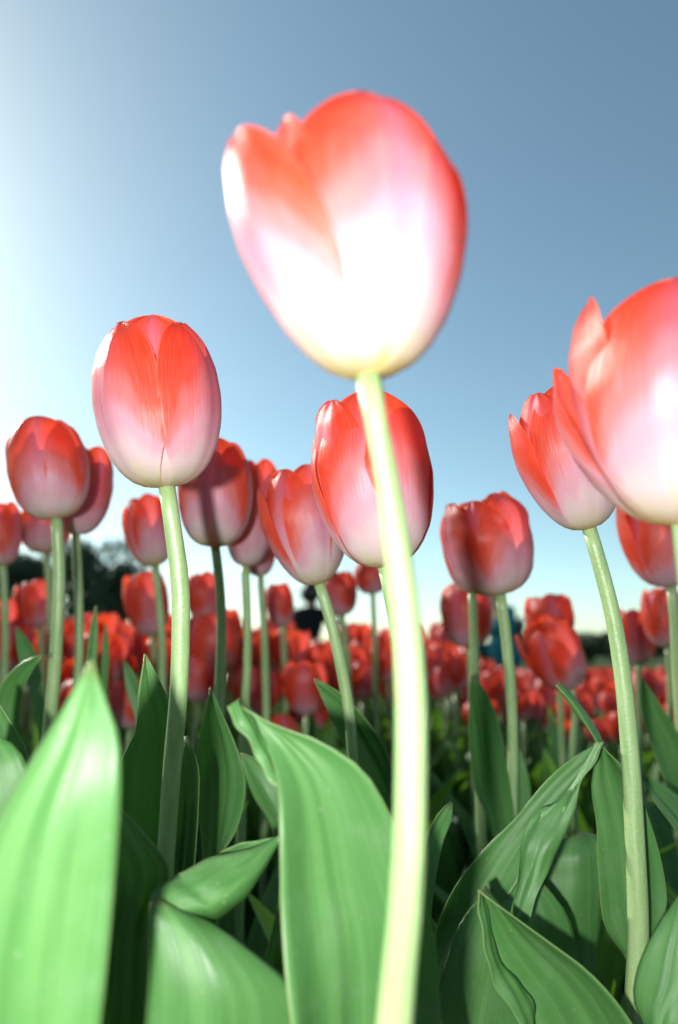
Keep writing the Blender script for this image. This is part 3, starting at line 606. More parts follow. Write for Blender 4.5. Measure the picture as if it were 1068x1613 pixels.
{'name': 'tulip', 'label': 'dim tulip low behind the shadowed pair left of centre', 'cat': 'tulip', 'stem': ([(-0.0678, 0.671, -0.01), (-0.0681, 0.666, 0.1578), (-0.0685, 0.661, 0.3257), (-0.0708, 0.6476, 0.3898), (-0.0738, 0.6386, 0.4329)], [0.00393, 0.00357, 0.00357, 0.00327, 0.00327]), 'loc': (-0.0678, 0.671, 0.0), 'head': ((-0.0744, 0.6388, 0.4317), (-0.0351, -0.1433, 0.9891), (0.1168, -0.9802, -0.1601), 0.0645, 0.0169, 0.06), 'petals': [(65, 56, 0.935, 0.97, 0, 0, 5.5, 0.03, 0.59), (185, 56, 0.935, 0.97, 0, 0, 5.5, 0.03, 0.7), (-55, 56, 0.935, 0.97, 0, 0, 5.5, 0.03, 0.81), (5, 60, 1.0, 1, 0.0, 0, 5.5, 0.033, 0.96), (125, 60, 1.0, 1, 0.02, 0, 5.5, 0.033, 1.07), (-115, 60, 1.0, 1, 0.02, 0, 5.5, 0.033, 1.18)], 'deep': True, 'leaves': []},
{'name': 'tulip', 'label': 'tulip with an opened left petal, left of the centre flower on a slanting stem', 'cat': 'tulip', 'stem': ([(0.0057, 0.4231, -0.01), (0.0049, 0.4181, 0.1643), (0.0041, 0.4131, 0.3385), (-0.0011, 0.4078, 0.364), (-0.0067, 0.4032, 0.3859), (-0.0115, 0.4002, 0.4005)], [0.00368, 0.00335, 0.00335, 0.00335, 0.00335, 0.00316]), 'loc': (0.0057, 0.4231, 0.0), 'head': ((-0.0127, 0.4003, 0.4001), (-0.1852, -0.1444, 0.972), (0.0475, -0.9818, -0.1837), 0.0697, 0.023, 0.18), 'petals': [(88, 55, 0.935, 0.93, 0.04, 0, 6.5, 0.03, 0.63), (208, 56, 0.935, 0.95, 0.02, 0, 6.5, 0.03, 0.74), (-32, 54, 0.935, 1.0, 0.04, 0, 6.5, 0.03, 0.85), (28, 60, 1.0, 1.0, 0.0, 0, 6.5, 0.033, 1.0), (148, 58, 1.0, 0.93, 0.03, 0, 6.5, 0.033, 1.11), (-92, 54, 1.0, 0.94, 0.12, 0.06, 6.5, 0.033, 1.22)], 'leaves': [[([(-0.0147, 0.4167, 0.346), (-0.0083, 0.4189, 0.3302), (0.0007, 0.422, 0.3109), (0.0097, 0.4247, 0.2927), (0.0209, 0.4275, 0.2746), (0.0283, 0.4306, 0.2548), (0.0135, 0.4274, 0.1144), (0.0002, 0.4288, -0.0014)], [(-0.0136, 0.4187, 0.3459), (0.0023, 0.4171, 0.3369), (0.0149, 0.4164, 0.324), (0.0266, 0.4166, 0.3062), (0.0322, 0.4175, 0.2852), (0.0385, 0.4199, 0.2574), (0.02, 0.4205, 0.1161), (0.0111, 0.4174, 0.0014)], 0.005, 0.003, 0.002)]]},
{'name': 'tulip', 'label': 'small tulip with one flared petal between the two left stems', 'cat': 'tulip', 'stem': ([(-0.1653, 0.6686, -0.01), (-0.1654, 0.6636, 0.1637), (-0.1655, 0.6586, 0.3373), (-0.1661, 0.65, 0.3781), (-0.1691, 0.6427, 0.4131), (-0.1721, 0.6368, 0.4416)], [0.00393, 0.00357, 0.00357, 0.00357, 0.00357, 0.00357]), 'loc': (-0.1653, 0.6686, 0.0), 'head': ((-0.1727, 0.6369, 0.4411), (-0.1746, -0.1434, 0.9741), (0.2679, -0.9481, -0.1712), 0.0679, 0.021, 0.06), 'petals': [(75, 55, 0.935, 0.97, 0.02, 0, 5.5, 0.03, 0.66), (195, 56, 0.935, 0.97, 0.02, 0, 5.5, 0.03, 0.77), (-45, 54, 0.935, 0.97, 0.02, 0, 5.5, 0.03, 0.88), (15, 60, 1.0, 1.0, 0.0, 0, 5.5, 0.033, 1.03), (135, 58, 1.0, 0.95, 0.02, 0, 5.5, 0.033, 1.14), (-105, 54, 1.0, 0.92, 0.1, 0, 5.5, 0.033, 1.25)], 'leaves': []},
{'name': 'tulip', 'label': 'dark tulip cut off by the left edge of the picture', 'cat': 'tulip', 'stem': ([(-0.3229, 0.6866, -0.01), (-0.3229, 0.6816, 0.1693), (-0.3229, 0.6766, 0.3486), (-0.3229, 0.6653, 0.4027), (-0.3248, 0.6564, 0.4454)], [0.00371, 0.00338, 0.00338, 0.00338, 0.00338]), 'loc': (-0.3229, 0.6866, 0.0), 'head': ((-0.3254, 0.6565, 0.4448), (-0.032, -0.1404, 0.9896), (0.442, -0.8833, -0.1561), 0.0616, 0.0175, 0.06), 'petals': [(110, 56, 0.935, 0.97, 0, 0, 5, 0.03, 0.69), (230, 56, 0.935, 0.97, 0, 0, 5, 0.03, 0.8), (-10, 56, 0.935, 0.97, 0, 0, 5, 0.03, 0.91), (50, 60, 1.0, 1, 0.0, 0, 5, 0.033, 1.06), (170, 60, 1.0, 1, 0.02, 0, 5, 0.033, 1.17), (-70, 60, 1.0, 1, 0.02, 0, 5, 0.033, 1.28)], 'deep': True, 'leaves': []},
{'name': 'tulip', 'label': 'pale lilac tulip low behind the far left stem', 'cat': 'tulip', 'stem': ([(-0.3121, 0.7672, -0.01), (-0.3123, 0.7622, 0.172), (-0.3125, 0.7572, 0.354), (-0.3139, 0.7417, 0.4281), (-0.3167, 0.7334, 0.4679)], [0.00379, 0.00344, 0.00344, 0.00344, 0.00344]), 'loc': (-0.3121, 0.7672, 0.0), 'head': ((-0.3167, 0.7336, 0.4672), (-0.085, -0.1289, 0.988), (0.3947, -0.9039, -0.1649), 0.0527, 0.0263, 0.06), 'petals': [(50, 56, 0.935, 0.97, 0, 0, 6, 0.03, 0.71), (170, 56, 0.935, 0.97, 0, 0, 6, 0.03, 0.82), (-70, 56, 0.935, 0.97, 0, 0, 6, 0.03, 0.93), (-10, 60, 1.0, 1, 0.0, 0, 6, 0.033, 1.08), (110, 60, 1.0, 1, 0.02, 0, 6, 0.033, 1.19), (-130, 60, 1.0, 1, 0.08, 0, 6, 0.033, 1.3)], 'leaves': []},
{'name': 'tulip', 'label': 'wide tulip with ragged petals right of the near stem, crossed by its shadow', 'cat': 'tulip', 'stem': ([(0.115, 0.4983, -0.01), (0.1152, 0.4933, 0.1212), (0.1154, 0.4883, 0.2525), (0.1167, 0.4809, 0.2979), (0.1153, 0.4732, 0.3396), (0.1125, 0.4672, 0.373), (0.1087, 0.4616, 0.3998)], [0.0042, 0.00382, 0.00382, 0.00362, 0.00363, 0.00364, 0.00364]), 'loc': (0.115, 0.4983, 0.0), 'head': ((0.1078, 0.4617, 0.3994), (-0.1733, -0.1446, 0.9742), (-0.215, -0.9643, -0.1545), 0.0693, 0.0289, 0.06), 'petals': [(102, 54, 0.935, 0.99, 0.0, 0, 5.5, 0.05, 0.75), (222, 56, 0.935, 0.95, 0.0, 0, 5.5, 0.05, 0.86), (-18, 54, 0.935, 0.95, 0.05, 0, 5.5, 0.05, 0.97), (42, 56, 1.0, 0.98, 0.0, -0.1, 5.5, 0.05500000000000001, 1.12), (162, 58, 1.0, 0.96, 0.0, 0, 5.5, 0.05500000000000001, 1.23), (-63, 54, 1.0, 0.97, 0.06, 0.08, 5.5, 0.05500000000000001, 1.34)], 'leaves': [[([(0.0857, 0.4574, 0.3467), (0.0842, 0.4608, 0.3241), (0.0848, 0.4654, 0.296), (0.0874, 0.4687, 0.274), (0.0966, 0.4712, 0.2563), (0.1052, 0.4861, 0.1159), (0.1083, 0.4944, 0.0022)], [(0.0887, 0.4624, 0.3469), (0.098, 0.4651, 0.3342), (0.108, 0.4699, 0.3113), (0.113, 0.4759, 0.2826), (0.1164, 0.4827, 0.2498), (0.1179, 0.4935, 0.1118), (0.1216, 0.5022, -0.0022)], 0.004, 0.003, 0.002)], [([(0.1189, 0.493, 0.2984), (0.1168, 0.4918, 0.28), (0.1138, 0.4926, 0.2515), (0.1126, 0.496, 0.1132), (0.107, 0.4983, 0.0)], [(0.1233, 0.4927, 0.2997), (0.1293, 0.4918, 0.28), (0.1301, 0.4926, 0.2515), (0.123, 0.496, 0.1132), (0.123, 0.4983, 0.0)], 0.003, 0.0, 0.001)]]},
{'name': 'tulip', 'label': 'tulip on an olive stem hidden behind the ragged petals right of the near stem', 'cat': 'tulip', 'stem': ([(0.1059, 0.553, -0.01), (0.1057, 0.548, 0.1468), (0.1055, 0.543, 0.3037), (0.104, 0.5351, 0.3416), (0.1025, 0.5272, 0.3795), (0.1016, 0.5213, 0.4074)], [0.00399, 0.00363, 0.00363, 0.00339, 0.00339, 0.00339]), 'loc': (0.1059, 0.553, 0.0), 'head': ((0.1016, 0.5214, 0.4069), (-0.1535, -0.1412, 0.978), (-0.1817, -0.9722, -0.1478), 0.0648, 0.0166, 0.06), 'petals': [(40, 56, 0.935, 0.97, 0, 0, 5, 0.03, 0.79), (160, 56, 0.935, 0.97, 0, 0, 5, 0.03, 0.9), (-80, 56, 0.935, 0.97, 0, 0, 5, 0.03, 1.01), (-20, 60, 1.0, 1, 0.0, 0, 5, 0.033, 1.16), (100, 60, 1.0, 1, 0.0, 0, 5, 0.033, 1.27), (-140, 60, 1.0, 1, 0.03, 0, 5, 0.033, 1.38)], 'deep': True, 'leaves': []},
{'name': 'tulip', 'label': 'blurred red tulip low down between the near stem and the ragged flower', 'cat': 'tulip', 'stem': ([(0.1457, 0.7841, -0.01), (0.1455, 0.7791, 0.1316), (0.1452, 0.7741, 0.2731), (0.1439, 0.7629, 0.327), (0.1418, 0.7543, 0.3681)], [0.00379, 0.00344, 0.00344, 0.00344, 0.00344]), 'loc': (0.1457, 0.7841, 0.0), 'head': ((0.1418, 0.7544, 0.3675), (-0.0877, -0.1476, 0.9852), (-0.1818, -0.9818, -0.0551), 0.0702, 0.027, 0.06), 'petals': [(35, 56, 0.935, 0.97, 0, 0, 5.5, 0.03, 0.82), (155, 56, 0.935, 0.97, 0, 0, 5.5, 0.03, 0.93), (-85, 56, 0.935, 0.97, 0, 0, 5.5, 0.03, 1.04), (-25, 60, 1.0, 1, 0.0, 0, 5.5, 0.033, 1.19), (95, 60, 1.0, 1, 0.0, 0, 5.5, 0.033, 1.3), (-145, 60, 1.0, 1, 0.06, 0, 5.5, 0.033, 1.41)], 'deep': True, 'leaves': []},
{'name': 'tulip', 'label': 'dark tulip hanging below the large flower at the right edge', 'cat': 'tulip', 'stem': ([(0.248, 0.5235, -0.01), (0.2477, 0.5185, 0.1684), (0.2474, 0.5135, 0.3468), (0.2456, 0.505, 0.3878), (0.2433, 0.5005, 0.4092)], [0.00384, 0.00349, 0.00349, 0.00349, 0.00349]), 'loc': (0.248, 0.5235, 0.0), 'head': ((0.2428, 0.5006, 0.4088), (-0.1411, -0.1482, 0.9788), (-0.4277, -0.8911, -0.1517), 0.0726, 0.0269, 0.06), 'petals': [(85, 56, 0.935, 0.97, 0, 0, 5, 0.03, 0.85), (205, 56, 0.935, 0.97, 0, 0, 5, 0.03, 0.96), (-35, 56, 0.935, 0.97, 0, 0, 5, 0.03, 1.07), (25, 60, 1.0, 1, 0.0, 0, 5, 0.033, 1.22), (145, 60, 1.0, 1, 0.0, 0, 5, 0.033, 1.33), (-95, 60, 1.0, 1, 0.1, 0.08, 5, 0.033, 1.44)], 'deep': True, 'leaves': [[([(0.1771, 0.4233, 0.2897), (0.1815, 0.4191, 0.2773), (0.1892, 0.4148, 0.2653), (0.1965, 0.4113, 0.2496), (0.2253, 0.4765, 0.1112), (0.2429, 0.5185, -0.0035)], [(0.1786, 0.4232, 0.2905), (0.1901, 0.4242, 0.2854), (0.2032, 0.4262, 0.2759), (0.2143, 0.4291, 0.2621), (0.2367, 0.4879, 0.1191), (0.2531, 0.5286, 0.0035)], 0.003, 0.002, 0.002)], [([(0.2116, 0.4937, 0.3439), (0.2111, 0.495, 0.3214), (0.2184, 0.4979, 0.2915), (0.2256, 0.4988, 0.2706), (0.2364, 0.5137, 0.1218), (0.24, 0.5235, 0.0)], [(0.2134, 0.4937, 0.3439), (0.2244, 0.4941, 0.3257), (0.2382, 0.4961, 0.3001), (0.2475, 0.4988, 0.2706), (0.2504, 0.5137, 0.1218), (0.256, 0.5235, 0.0)], 0.003, 0.002, 0.002)]]},
{'name': 'tulip', 'label': 'upper of two bright red overlapping tulips against the sky at right', 'cat': 'tulip', 'stem': ([(0.2418, 0.7813, -0.01), (0.2413, 0.7763, 0.1383), (0.2409, 0.7713, 0.2866), (0.2382, 0.76, 0.3405), (0.2327, 0.7527, 0.3756)], [0.00341, 0.0031, 0.0031, 0.0031, 0.0031]), 'loc': (0.2418, 0.7813, 0.0), 'head': ((0.2327, 0.753, 0.3742), (-0.0753, -0.0075, 0.9971), (-0.2927, -0.9549, -0.0502), 0.0509, 0.025, 0.06), 'petals': [(70, 56, 0.935, 0.97, 0.03, 0, 4.5, 0.06, 0.87), (190, 56, 0.935, 0.97, 0.03, 0, 4.5, 0.06, 0.98), (-50, 56, 0.935, 0.97, 0.06, 0, 4.5, 0.06, 1.09), (10, 60, 1.0, 1, 0.0, 0, 4.5, 0.066, 1.24), (130, 60, 1.0, 1, 0.03, 0, 4.5, 0.066, 1.35), (-110, 60, 1.0, 1, 0.12, 0, 4.5, 0.066, 1.46)], 'deep': True, 'leaves': []},
{'name': 'tulip', 'label': 'lower of two bright red overlapping tulips at right, with a petal sticking out left', 'cat': 'tulip', 'stem': ([(0.2254, 0.7029, -0.01), (0.2257, 0.6979, 0.1303), (0.2259, 0.6929, 0.2705), (0.2278, 0.6854, 0.3066), (0.2241, 0.6805, 0.33)], [0.00338, 0.00307, 0.00307, 0.00307, 0.00307]), 'loc': (0.2254, 0.7029, 0.0), 'head': ((0.2235, 0.6806, 0.3294), (-0.4145, -0.2409, 0.8776), (-0.2966, -0.955, -0.0008), 0.071, 0.0259, 0.06), 'petals': [(100, 56, 0.935, 0.97, 0.03, 0, 4.5, 0.05, 0.9), (220, 56, 0.935, 0.97, 0.03, 0, 4.5, 0.05, 1.01), (-20, 56, 0.935, 0.97, 0.06, 0, 4.5, 0.05, 1.12), (40, 58, 1.0, 1, 0.0, 0, 4.5, 0.05500000000000001, 1.27), (160, 58, 1.0, 1, 0.02, 0, 4.5, 0.05500000000000001, 1.38), (-80, 36, 1.0, 1, 0.16, 0, 4.5, 0.05500000000000001, 1.49)], 'deep': True, 'leaves': []},
{'name': 'tulip', 'label': 'red tulip behind the slender bent stem on the right', 'cat': 'tulip', 'stem': ([(0.3425, 0.8245, -0.01), (0.3425, 0.8195, 0.1328), (0.3425, 0.8145, 0.2755), (0.3425, 0.8056, 0.3182), (0.3425, 0.7989, 0.3501)], [0.00359, 0.00327, 0.00327, 0.00327, 0.00327]), 'loc': (0.3425, 0.8245, 0.0), 'head': ((0.3425, 0.7991, 0.3494), (-0.087, -0.1418, 0.9861), (-0.393, -0.9192, -0.024), 0.0637, 0.0213, 0.06), 'petals': [(60, 56, 0.935, 0.97, 0, 0, 5, 0.03, 0.92), (180, 56, 0.935, 0.97, 0, 0, 5, 0.03, 1.03), (-60, 56, 0.935, 0.97, 0, 0, 5, 0.03, 1.14), (0, 60, 1.0, 1, 0.0, 0, 5, 0.033, 1.29), (120, 60, 1.0, 1, 0.03, 0, 5, 0.033, 1.4), (-120, 60, 1.0, 1, 0.05, 0, 5, 0.033, 1.51)], 'deep': True, 'leaves': []},
{'name': 'tulip', 'label': 'dull pink tulip near the right edge, under the dark hanging flower', 'cat': 'tulip', 'stem': ([(0.3496, 0.7618, -0.01), (0.3496, 0.7568, 0.136), (0.3496, 0.7518, 0.282), (0.3496, 0.7436, 0.3214), (0.3469, 0.7339, 0.3679)], [0.00332, 0.00301, 0.00301, 0.00301, 0.00301]), 'loc': (0.3496, 0.7618, 0.0), 'head': ((0.3469, 0.734, 0.3673), (-0.0957, -0.1422, 0.9852), (-0.4259, -0.9035, -0.0482), 0.0643, 0.0217, 0.06), 'petals': [(80, 56, 0.935, 0.97, 0, 0, 5, 0.03, 0.94), (200, 56, 0.935, 0.97, 0, 0, 5, 0.03, 1.05), (-40, 56, 0.935, 0.97, 0, 0, 5, 0.03, 1.16), (20, 60, 1.0, 1, 0.0, 0, 5, 0.033, 1.31), (140, 60, 1.0, 1, 0.0, 0, 5, 0.033, 1.42), (-100, 60, 1.0, 1, 0.03, 0, 5, 0.033, 1.53)], 'deep': True, 'leaves': []},
{'name': 'tulip', 'label': 'small dim tulip on a thin dark stem under the centre flower', 'cat': 'tulip', 'stem': ([(0.0436, 0.8362, -0.01), (0.0434, 0.8312, 0.1535), (0.0432, 0.8262, 0.3171), (0.0417, 0.8125, 0.3826), (0.0394, 0.8026, 0.43)], [0.00327, 0.00298, 0.00298, 0.00298, 0.00298]), 'loc': (0.0436, 0.8362, 0.0), 'head': ((0.0387, 0.8028, 0.4293), (-0.0671, -0.1092, 0.9918), (-0.0463, -0.9927, -0.1115), 0.0417, 0.0197, 0.06), 'petals': [(93, 56, 0.935, 0.97, 0, 0, 6, 0.03, 0.96), (213, 56, 0.935, 0.97, 0, 0, 6, 0.03, 1.07), (-27, 56, 0.935, 0.97, 0, 0, 6, 0.03, 1.18), (33, 60, 1.0, 1, 0.0, 0, 6, 0.033, 1.33), (153, 60, 1.0, 1, 0.0, 0, 6, 0.033, 1.44), (-87, 60, 1.0, 1, 0.0, 0, 6, 0.033, 1.55)], 'deep': True, 'leaves': []},
{'name': 'tulip', 'label': 'blurred tulip half hidden by the slanting stem left of centre', 'cat': 'tulip', 'stem': ([(0.0127, 0.8171, -0.01), (0.0122, 0.8121, 0.1505), (0.0116, 0.8071, 0.311), (0.008, 0.7952, 0.3679), (0.0029, 0.7876, 0.4041)], [0.00399, 0.00363, 0.00363, 0.00363, 0.00363]), 'loc': (0.0127, 0.8171, 0.0), 'head': ((0.0029, 0.7878, 0.4034), (-0.0835, -0.1282, 0.9882), (-0.0009, -0.9961, -0.0879), 0.0522, 0.0206, 0.06), 'petals': [(30, 56, 0.935, 0.97, 0, 0, 5, 0.03, 0.97), (150, 56, 0.935, 0.97, 0, 0, 5, 0.03, 1.08), (-90, 56, 0.935, 0.97, 0, 0, 5, 0.03, 1.19), (-30, 60, 1.0, 1, 0.0, 0, 5, 0.033, 1.34), (90, 60, 1.0, 1, 0.0, 0, 5, 0.033, 1.45), (-150, 60, 1.0, 1, 0.05, 0, 5, 0.033, 1.56)], 'deep': True, 'leaves': []},
{'name': 'tulip', 'label': 'blurred tulip with a pointed red petal beside the dark crouching figure', 'cat': 'tulip', 'stem': ([(-0.0636, 0.86, -0.01), (-0.0638, 0.855, 0.1455), (-0.0641, 0.85, 0.3011), (-0.0656, 0.8375, 0.3608), (-0.0671, 0.8305, 0.3944)], [0.00378, 0.00343, 0.00343, 0.00343, 0.00343]), 'loc': (-0.0636, 0.86, 0.0), 'head': ((-0.0671, 0.8307, 0.3937), (-0.153, -0.1265, 0.9801), (0.0854, -0.9938, -0.0712), 0.0522, 0.0172, 0.06), 'petals': [(20, 56, 0.935, 0.97, 0, 0, 4.5, 0.03, 0.98), (140, 56, 0.935, 0.97, 0, 0, 4.5, 0.03, 1.09), (-100, 56, 0.935, 0.97, 0, 0, 4.5, 0.03, 1.2), (-40, 60, 1.0, 1, 0.0, 0, 4.5, 0.033, 1.35), (80, 60, 1.0, 1, 0.0, 0, 4.5, 0.033, 1.46), (-160, 60, 1.0, 1, 0.05, 0, 4.5, 0.033, 1.57)], 'deep': True, 'leaves': []},
{'name': 'tulip', 'label': 'tall blurred tulip behind the small flower with the flared petal', 'cat': 'tulip', 'stem': ([(-0.2139, 0.8393, -0.01), (-0.2141, 0.8343, 0.1463), (-0.2143, 0.8293, 0.3025), (-0.2158, 0.8202, 0.3462), (-0.2188, 0.8124, 0.3834)], [0.00368, 0.00335, 0.00335, 0.00335, 0.00335]), 'loc': (-0.2139, 0.8393, 0.0), 'head': ((-0.2188, 0.8125, 0.3826), (-0.154, -0.1496, 0.9767), (0.2674, -0.961, -0.0706), 0.0751, 0.0248, 0.06), 'petals': [(72, 56, 0.935, 0.97, 0, 0, 4.5, 0.03, 0.13), (192, 56, 0.935, 0.97, 0, 0, 4.5, 0.03, 0.24), (-48, 56, 0.935, 0.97, 0, 0, 4.5, 0.03, 0.35), (12, 60, 1.0, 1, 0.0, 0, 4.5, 0.033, 0.5), (132, 60, 1.0, 1, 0.0, 0, 4.5, 0.033, 0.61), (-108, 60, 1.0, 1, 0.08, 0, 4.5, 0.033, 0.72)], 'deep': True, 'leaves': []},
{'name': 'tulip', 'label': 'red tulip low behind the gap between the two far left stems', 'cat': 'tulip', 'stem': ([(-0.3637, 0.8791, -0.01), (-0.3639, 0.8741, 0.1486), (-0.3641, 0.8691, 0.3073), (-0.3657, 0.858, 0.3608), (-0.3673, 0.8511, 0.3937)], [0.00387, 0.00352, 0.00352, 0.00352, 0.00352]), 'loc': (-0.3637, 0.8791, 0.0), 'head': ((-0.3673, 0.8513, 0.393), (-0.1905, -0.1335, 0.9726), (0.4019, -0.9133, -0.0662), 0.0586, 0.0245, 0.06), 'petals': [(80, 56, 0.935, 0.97, 0, 0, 4.5, 0.03, 0.17), (200, 56, 0.935, 0.97, 0, 0, 4.5, 0.03, 0.28), (-40, 56, 0.935, 0.97, 0, 0, 4.5, 0.03, 0.39), (20, 60, 1.0, 1, 0.0, 0, 4.5, 0.033, 0.54), (140, 60, 1.0, 1, 0.0, 0, 4.5, 0.033, 0.65), (-100, 60, 1.0, 1, 0.08, 0, 4.5, 0.033, 0.76)], 'deep': True, 'leaves': []},
{'name': 'tulip', 'label': 'blurred tulip behind the stem of the rounded pink flower', 'cat': 'tulip', 'stem': ([(-0.1597, 0.8585, -0.01), (-0.16, 0.8535, 0.1493), (-0.1602, 0.8485, 0.3085), (-0.1617, 0.8391, 0.3533), (-0.1617, 0.8293, 0.4004)], [0.00378, 0.00343, 0.00343, 0.00343, 0.00343]), 'loc': (-0.1597, 0.8585, 0.0), 'head': ((-0.1617, 0.8294, 0.3996), (-0.0649, -0.1377, 0.9883), (0.1938, -0.9776, -0.0817), 0.0594, 0.0209, 0.06), 'petals': [(90, 56, 0.935, 0.97, 0, 0, 5, 0.03, 0.19), (210, 56, 0.935, 0.97, 0, 0, 5, 0.03, 0.3), (-30, 56, 0.935, 0.97, 0, 0, 5, 0.03, 0.41), (30, 60, 1.0, 1, 0.0, 0, 5, 0.033, 0.56), (150, 60, 1.0, 1, 0.0, 0, 5, 0.033, 0.67), (-90, 60, 1.0, 1, 0.02, 0, 5, 0.033, 0.78)], 'deep': True, 'leaves': []},
{'name': 'tulip_shoot', 'label': 'huge pale blurred leaf standing in the lower left corner, nearest of all leaves', 'cat': 'tulip plant', 'loc': (-0.07, 0.18, 0.0), 'leaves': [[([(-0.0626, 0.176, 0.3586), (-0.0655, 0.1739, 0.351), (-0.0717, 0.1726, 0.3389), (-0.0794, 0.1718, 0.325), (-0.0855, 0.1715, 0.3086), (-0.0885, 0.1707, 0.2944), (-0.0885, 0.1706, 0.2768), (-0.0815, 0.1756, 0.1248), (-0.0779, 0.1787, 0.0006)], [(-0.0619, 0.176, 0.3586), (-0.0585, 0.1747, 0.3509), (-0.0537, 0.1739, 0.3408), (-0.0522, 0.1734, 0.3296), (-0.0523, 0.1742, 0.3119), (-0.0529, 0.175, 0.294), (-0.0542, 0.1763, 0.2741), (-0.0596, 0.1792, 0.1231), (-0.0621, 0.1813, -0.0006)], -0.004, -0.001, 0.002)]]},
{'name': 'tulip_shoot', 'label': 'leaves at the left edge behind the huge pale leaf, dark one with a pale rim', 'cat': 'tulip plant', 'loc': (-0.16, 0.3, 0.0), 'leaves': [[([(-0.1281, 0.2506, 0.334), (-0.1308, 0.2503, 0.3193), (-0.1289, 0.2512, 0.2986), (-0.1271, 0.2533, 0.2723), (-0.1497, 0.2803, 0.1218), (-0.1672, 0.2973, -0.0022)], [(-0.1295, 0.2558, 0.3335), (-0.1163, 0.2551, 0.3288), (-0.1066, 0.2574, 0.3096), (-0.1036, 0.262, 0.2794), (-0.1346, 0.2859, 0.1264), (-0.1528, 0.3027, 0.0022)], -0.004, 0, 0.002)], [([(-0.1598, 0.3199, 0.3448), (-0.1609, 0.3208, 0.324), (-0.1563, 0.3231, 0.2968), (-0.149, 0.3275, 0.2592), (-0.158, 0.311, 0.1166), (-0.168, 0.3, 0.0)], [(-0.1586, 0.3199, 0.3448), (-0.1478, 0.3193, 0.331), (-0.1377, 0.3191, 0.3161), (-0.1295, 0.3275, 0.2592), (-0.1455, 0.311, 0.1166), (-0.152, 0.3, 0.0)], 0.003, 0.001, 0.001)]]},
{'name': 'tulip_shoot', 'label': 'dark shaded leaf right of the huge pale one with a light curled rim', 'cat': 'tulip plant', 'loc': (-0.055, 0.3, 0.0), 'leaves': [[([(-0.0796, 0.2504, 0.3106), (-0.0792, 0.2507, 0.2967), (-0.08, 0.2524, 0.2765), (-0.0813, 0.2544, 0.2546), (-0.0804, 0.2559, 0.2352), (-0.0669, 0.281, 0.1064), (-0.0611, 0.2953, 0.0023)], [(-0.0804, 0.2557, 0.3095), (-0.0684, 0.2568, 0.2983), (-0.0597, 0.2574, 0.2893), (-0.0637, 0.2597, 0.272), (-0.0656, 0.2673, 0.2297), (-0.0575, 0.2883, 0.1028), (-0.0489, 0.3047, -0.0023)], 0.005, 0, 0.004)]]},
{'name': 'tulip_shoot', 'label': 'bright leaf folded over sideways at lower left, its tip pointing right', 'cat': 'tulip plant', 'loc': (-0.03, 0.3, 0.0), 'leaves': [[([(-0.0215, 0.2647, 0.2957), (-0.0321, 0.2592, 0.2929), (-0.0455, 0.2535, 0.2908), (-0.0564, 0.2482, 0.2867), (-0.0595, 0.2425, 0.285), (-0.0595, 0.2368, 0.2827)], [(-0.0211, 0.2628, 0.2954), (-0.0265, 0.2603, 0.2856), (-0.035, 0.2579, 0.2758), (-0.0438, 0.2543, 0.2715), (-0.0518, 0.2495, 0.2726), (-0.0595, 0.244, 0.2777)], -0.01, 0.0, 0.001), ([(-0.0586, 0.2334, 0.2846), (-0.0584, 0.2318, 0.2797), (-0.0577, 0.231, 0.2712), (-0.0577, 0.2306, 0.261), (-0.0582, 0.2309, 0.2474), (-0.0468, 0.2709, 0.1119), (-0.0377, 0.2979, 0.001)], [(-0.0562, 0.2436, 0.2794), (-0.0417, 0.2426, 0.2745), (-0.0272, 0.2422, 0.2665), (-0.0145, 0.2422, 0.2568), (-0.0119, 0.2434, 0.2413), (-0.0172, 0.2789, 0.108), (-0.0223, 0.3021, -0.001)], -0.007, 0.0, 0.002), ([(-0.0215, 0.2668, 0.2957), (-0.033, 0.2694, 0.2929), (-0.0455, 0.2725, 0.2877), (-0.0525, 0.276, 0.2811)], [(-0.0213, 0.2648, 0.2953), (-0.0318, 0.2673, 0.29), (-0.043, 0.2699, 0.2842), (-0.0507, 0.2722, 0.2797)], 0.002, 0, 0.001)]]},
{'name': 'tulip_shoot', 'label': 'broad leaf lying low behind the sharp leaf at right', 'cat': 'tulip plant', 'loc': (0.1, 0.36, 0.0), 'leaves': [[([(0.1311, 0.4084, 0.2631), (0.1179, 0.4047, 0.2566), (0.1129, 0.4025, 0.2424), (0.1134, 0.4013, 0.2241), (0.1192, 0.4006, 0.203), (0.1052, 0.3749, 0.0918), (0.0931, 0.3563, 0.0015)], [(0.1343, 0.4137, 0.2622), (0.1468, 0.4103, 0.2604), (0.1503, 0.4093, 0.2469), (0.1464, 0.4102, 0.2242), (0.1397, 0.4117, 0.1986), (0.1184, 0.382, 0.089), (0.1069, 0.3637, -0.0015)], -0.008, 0, 0.002)]]},
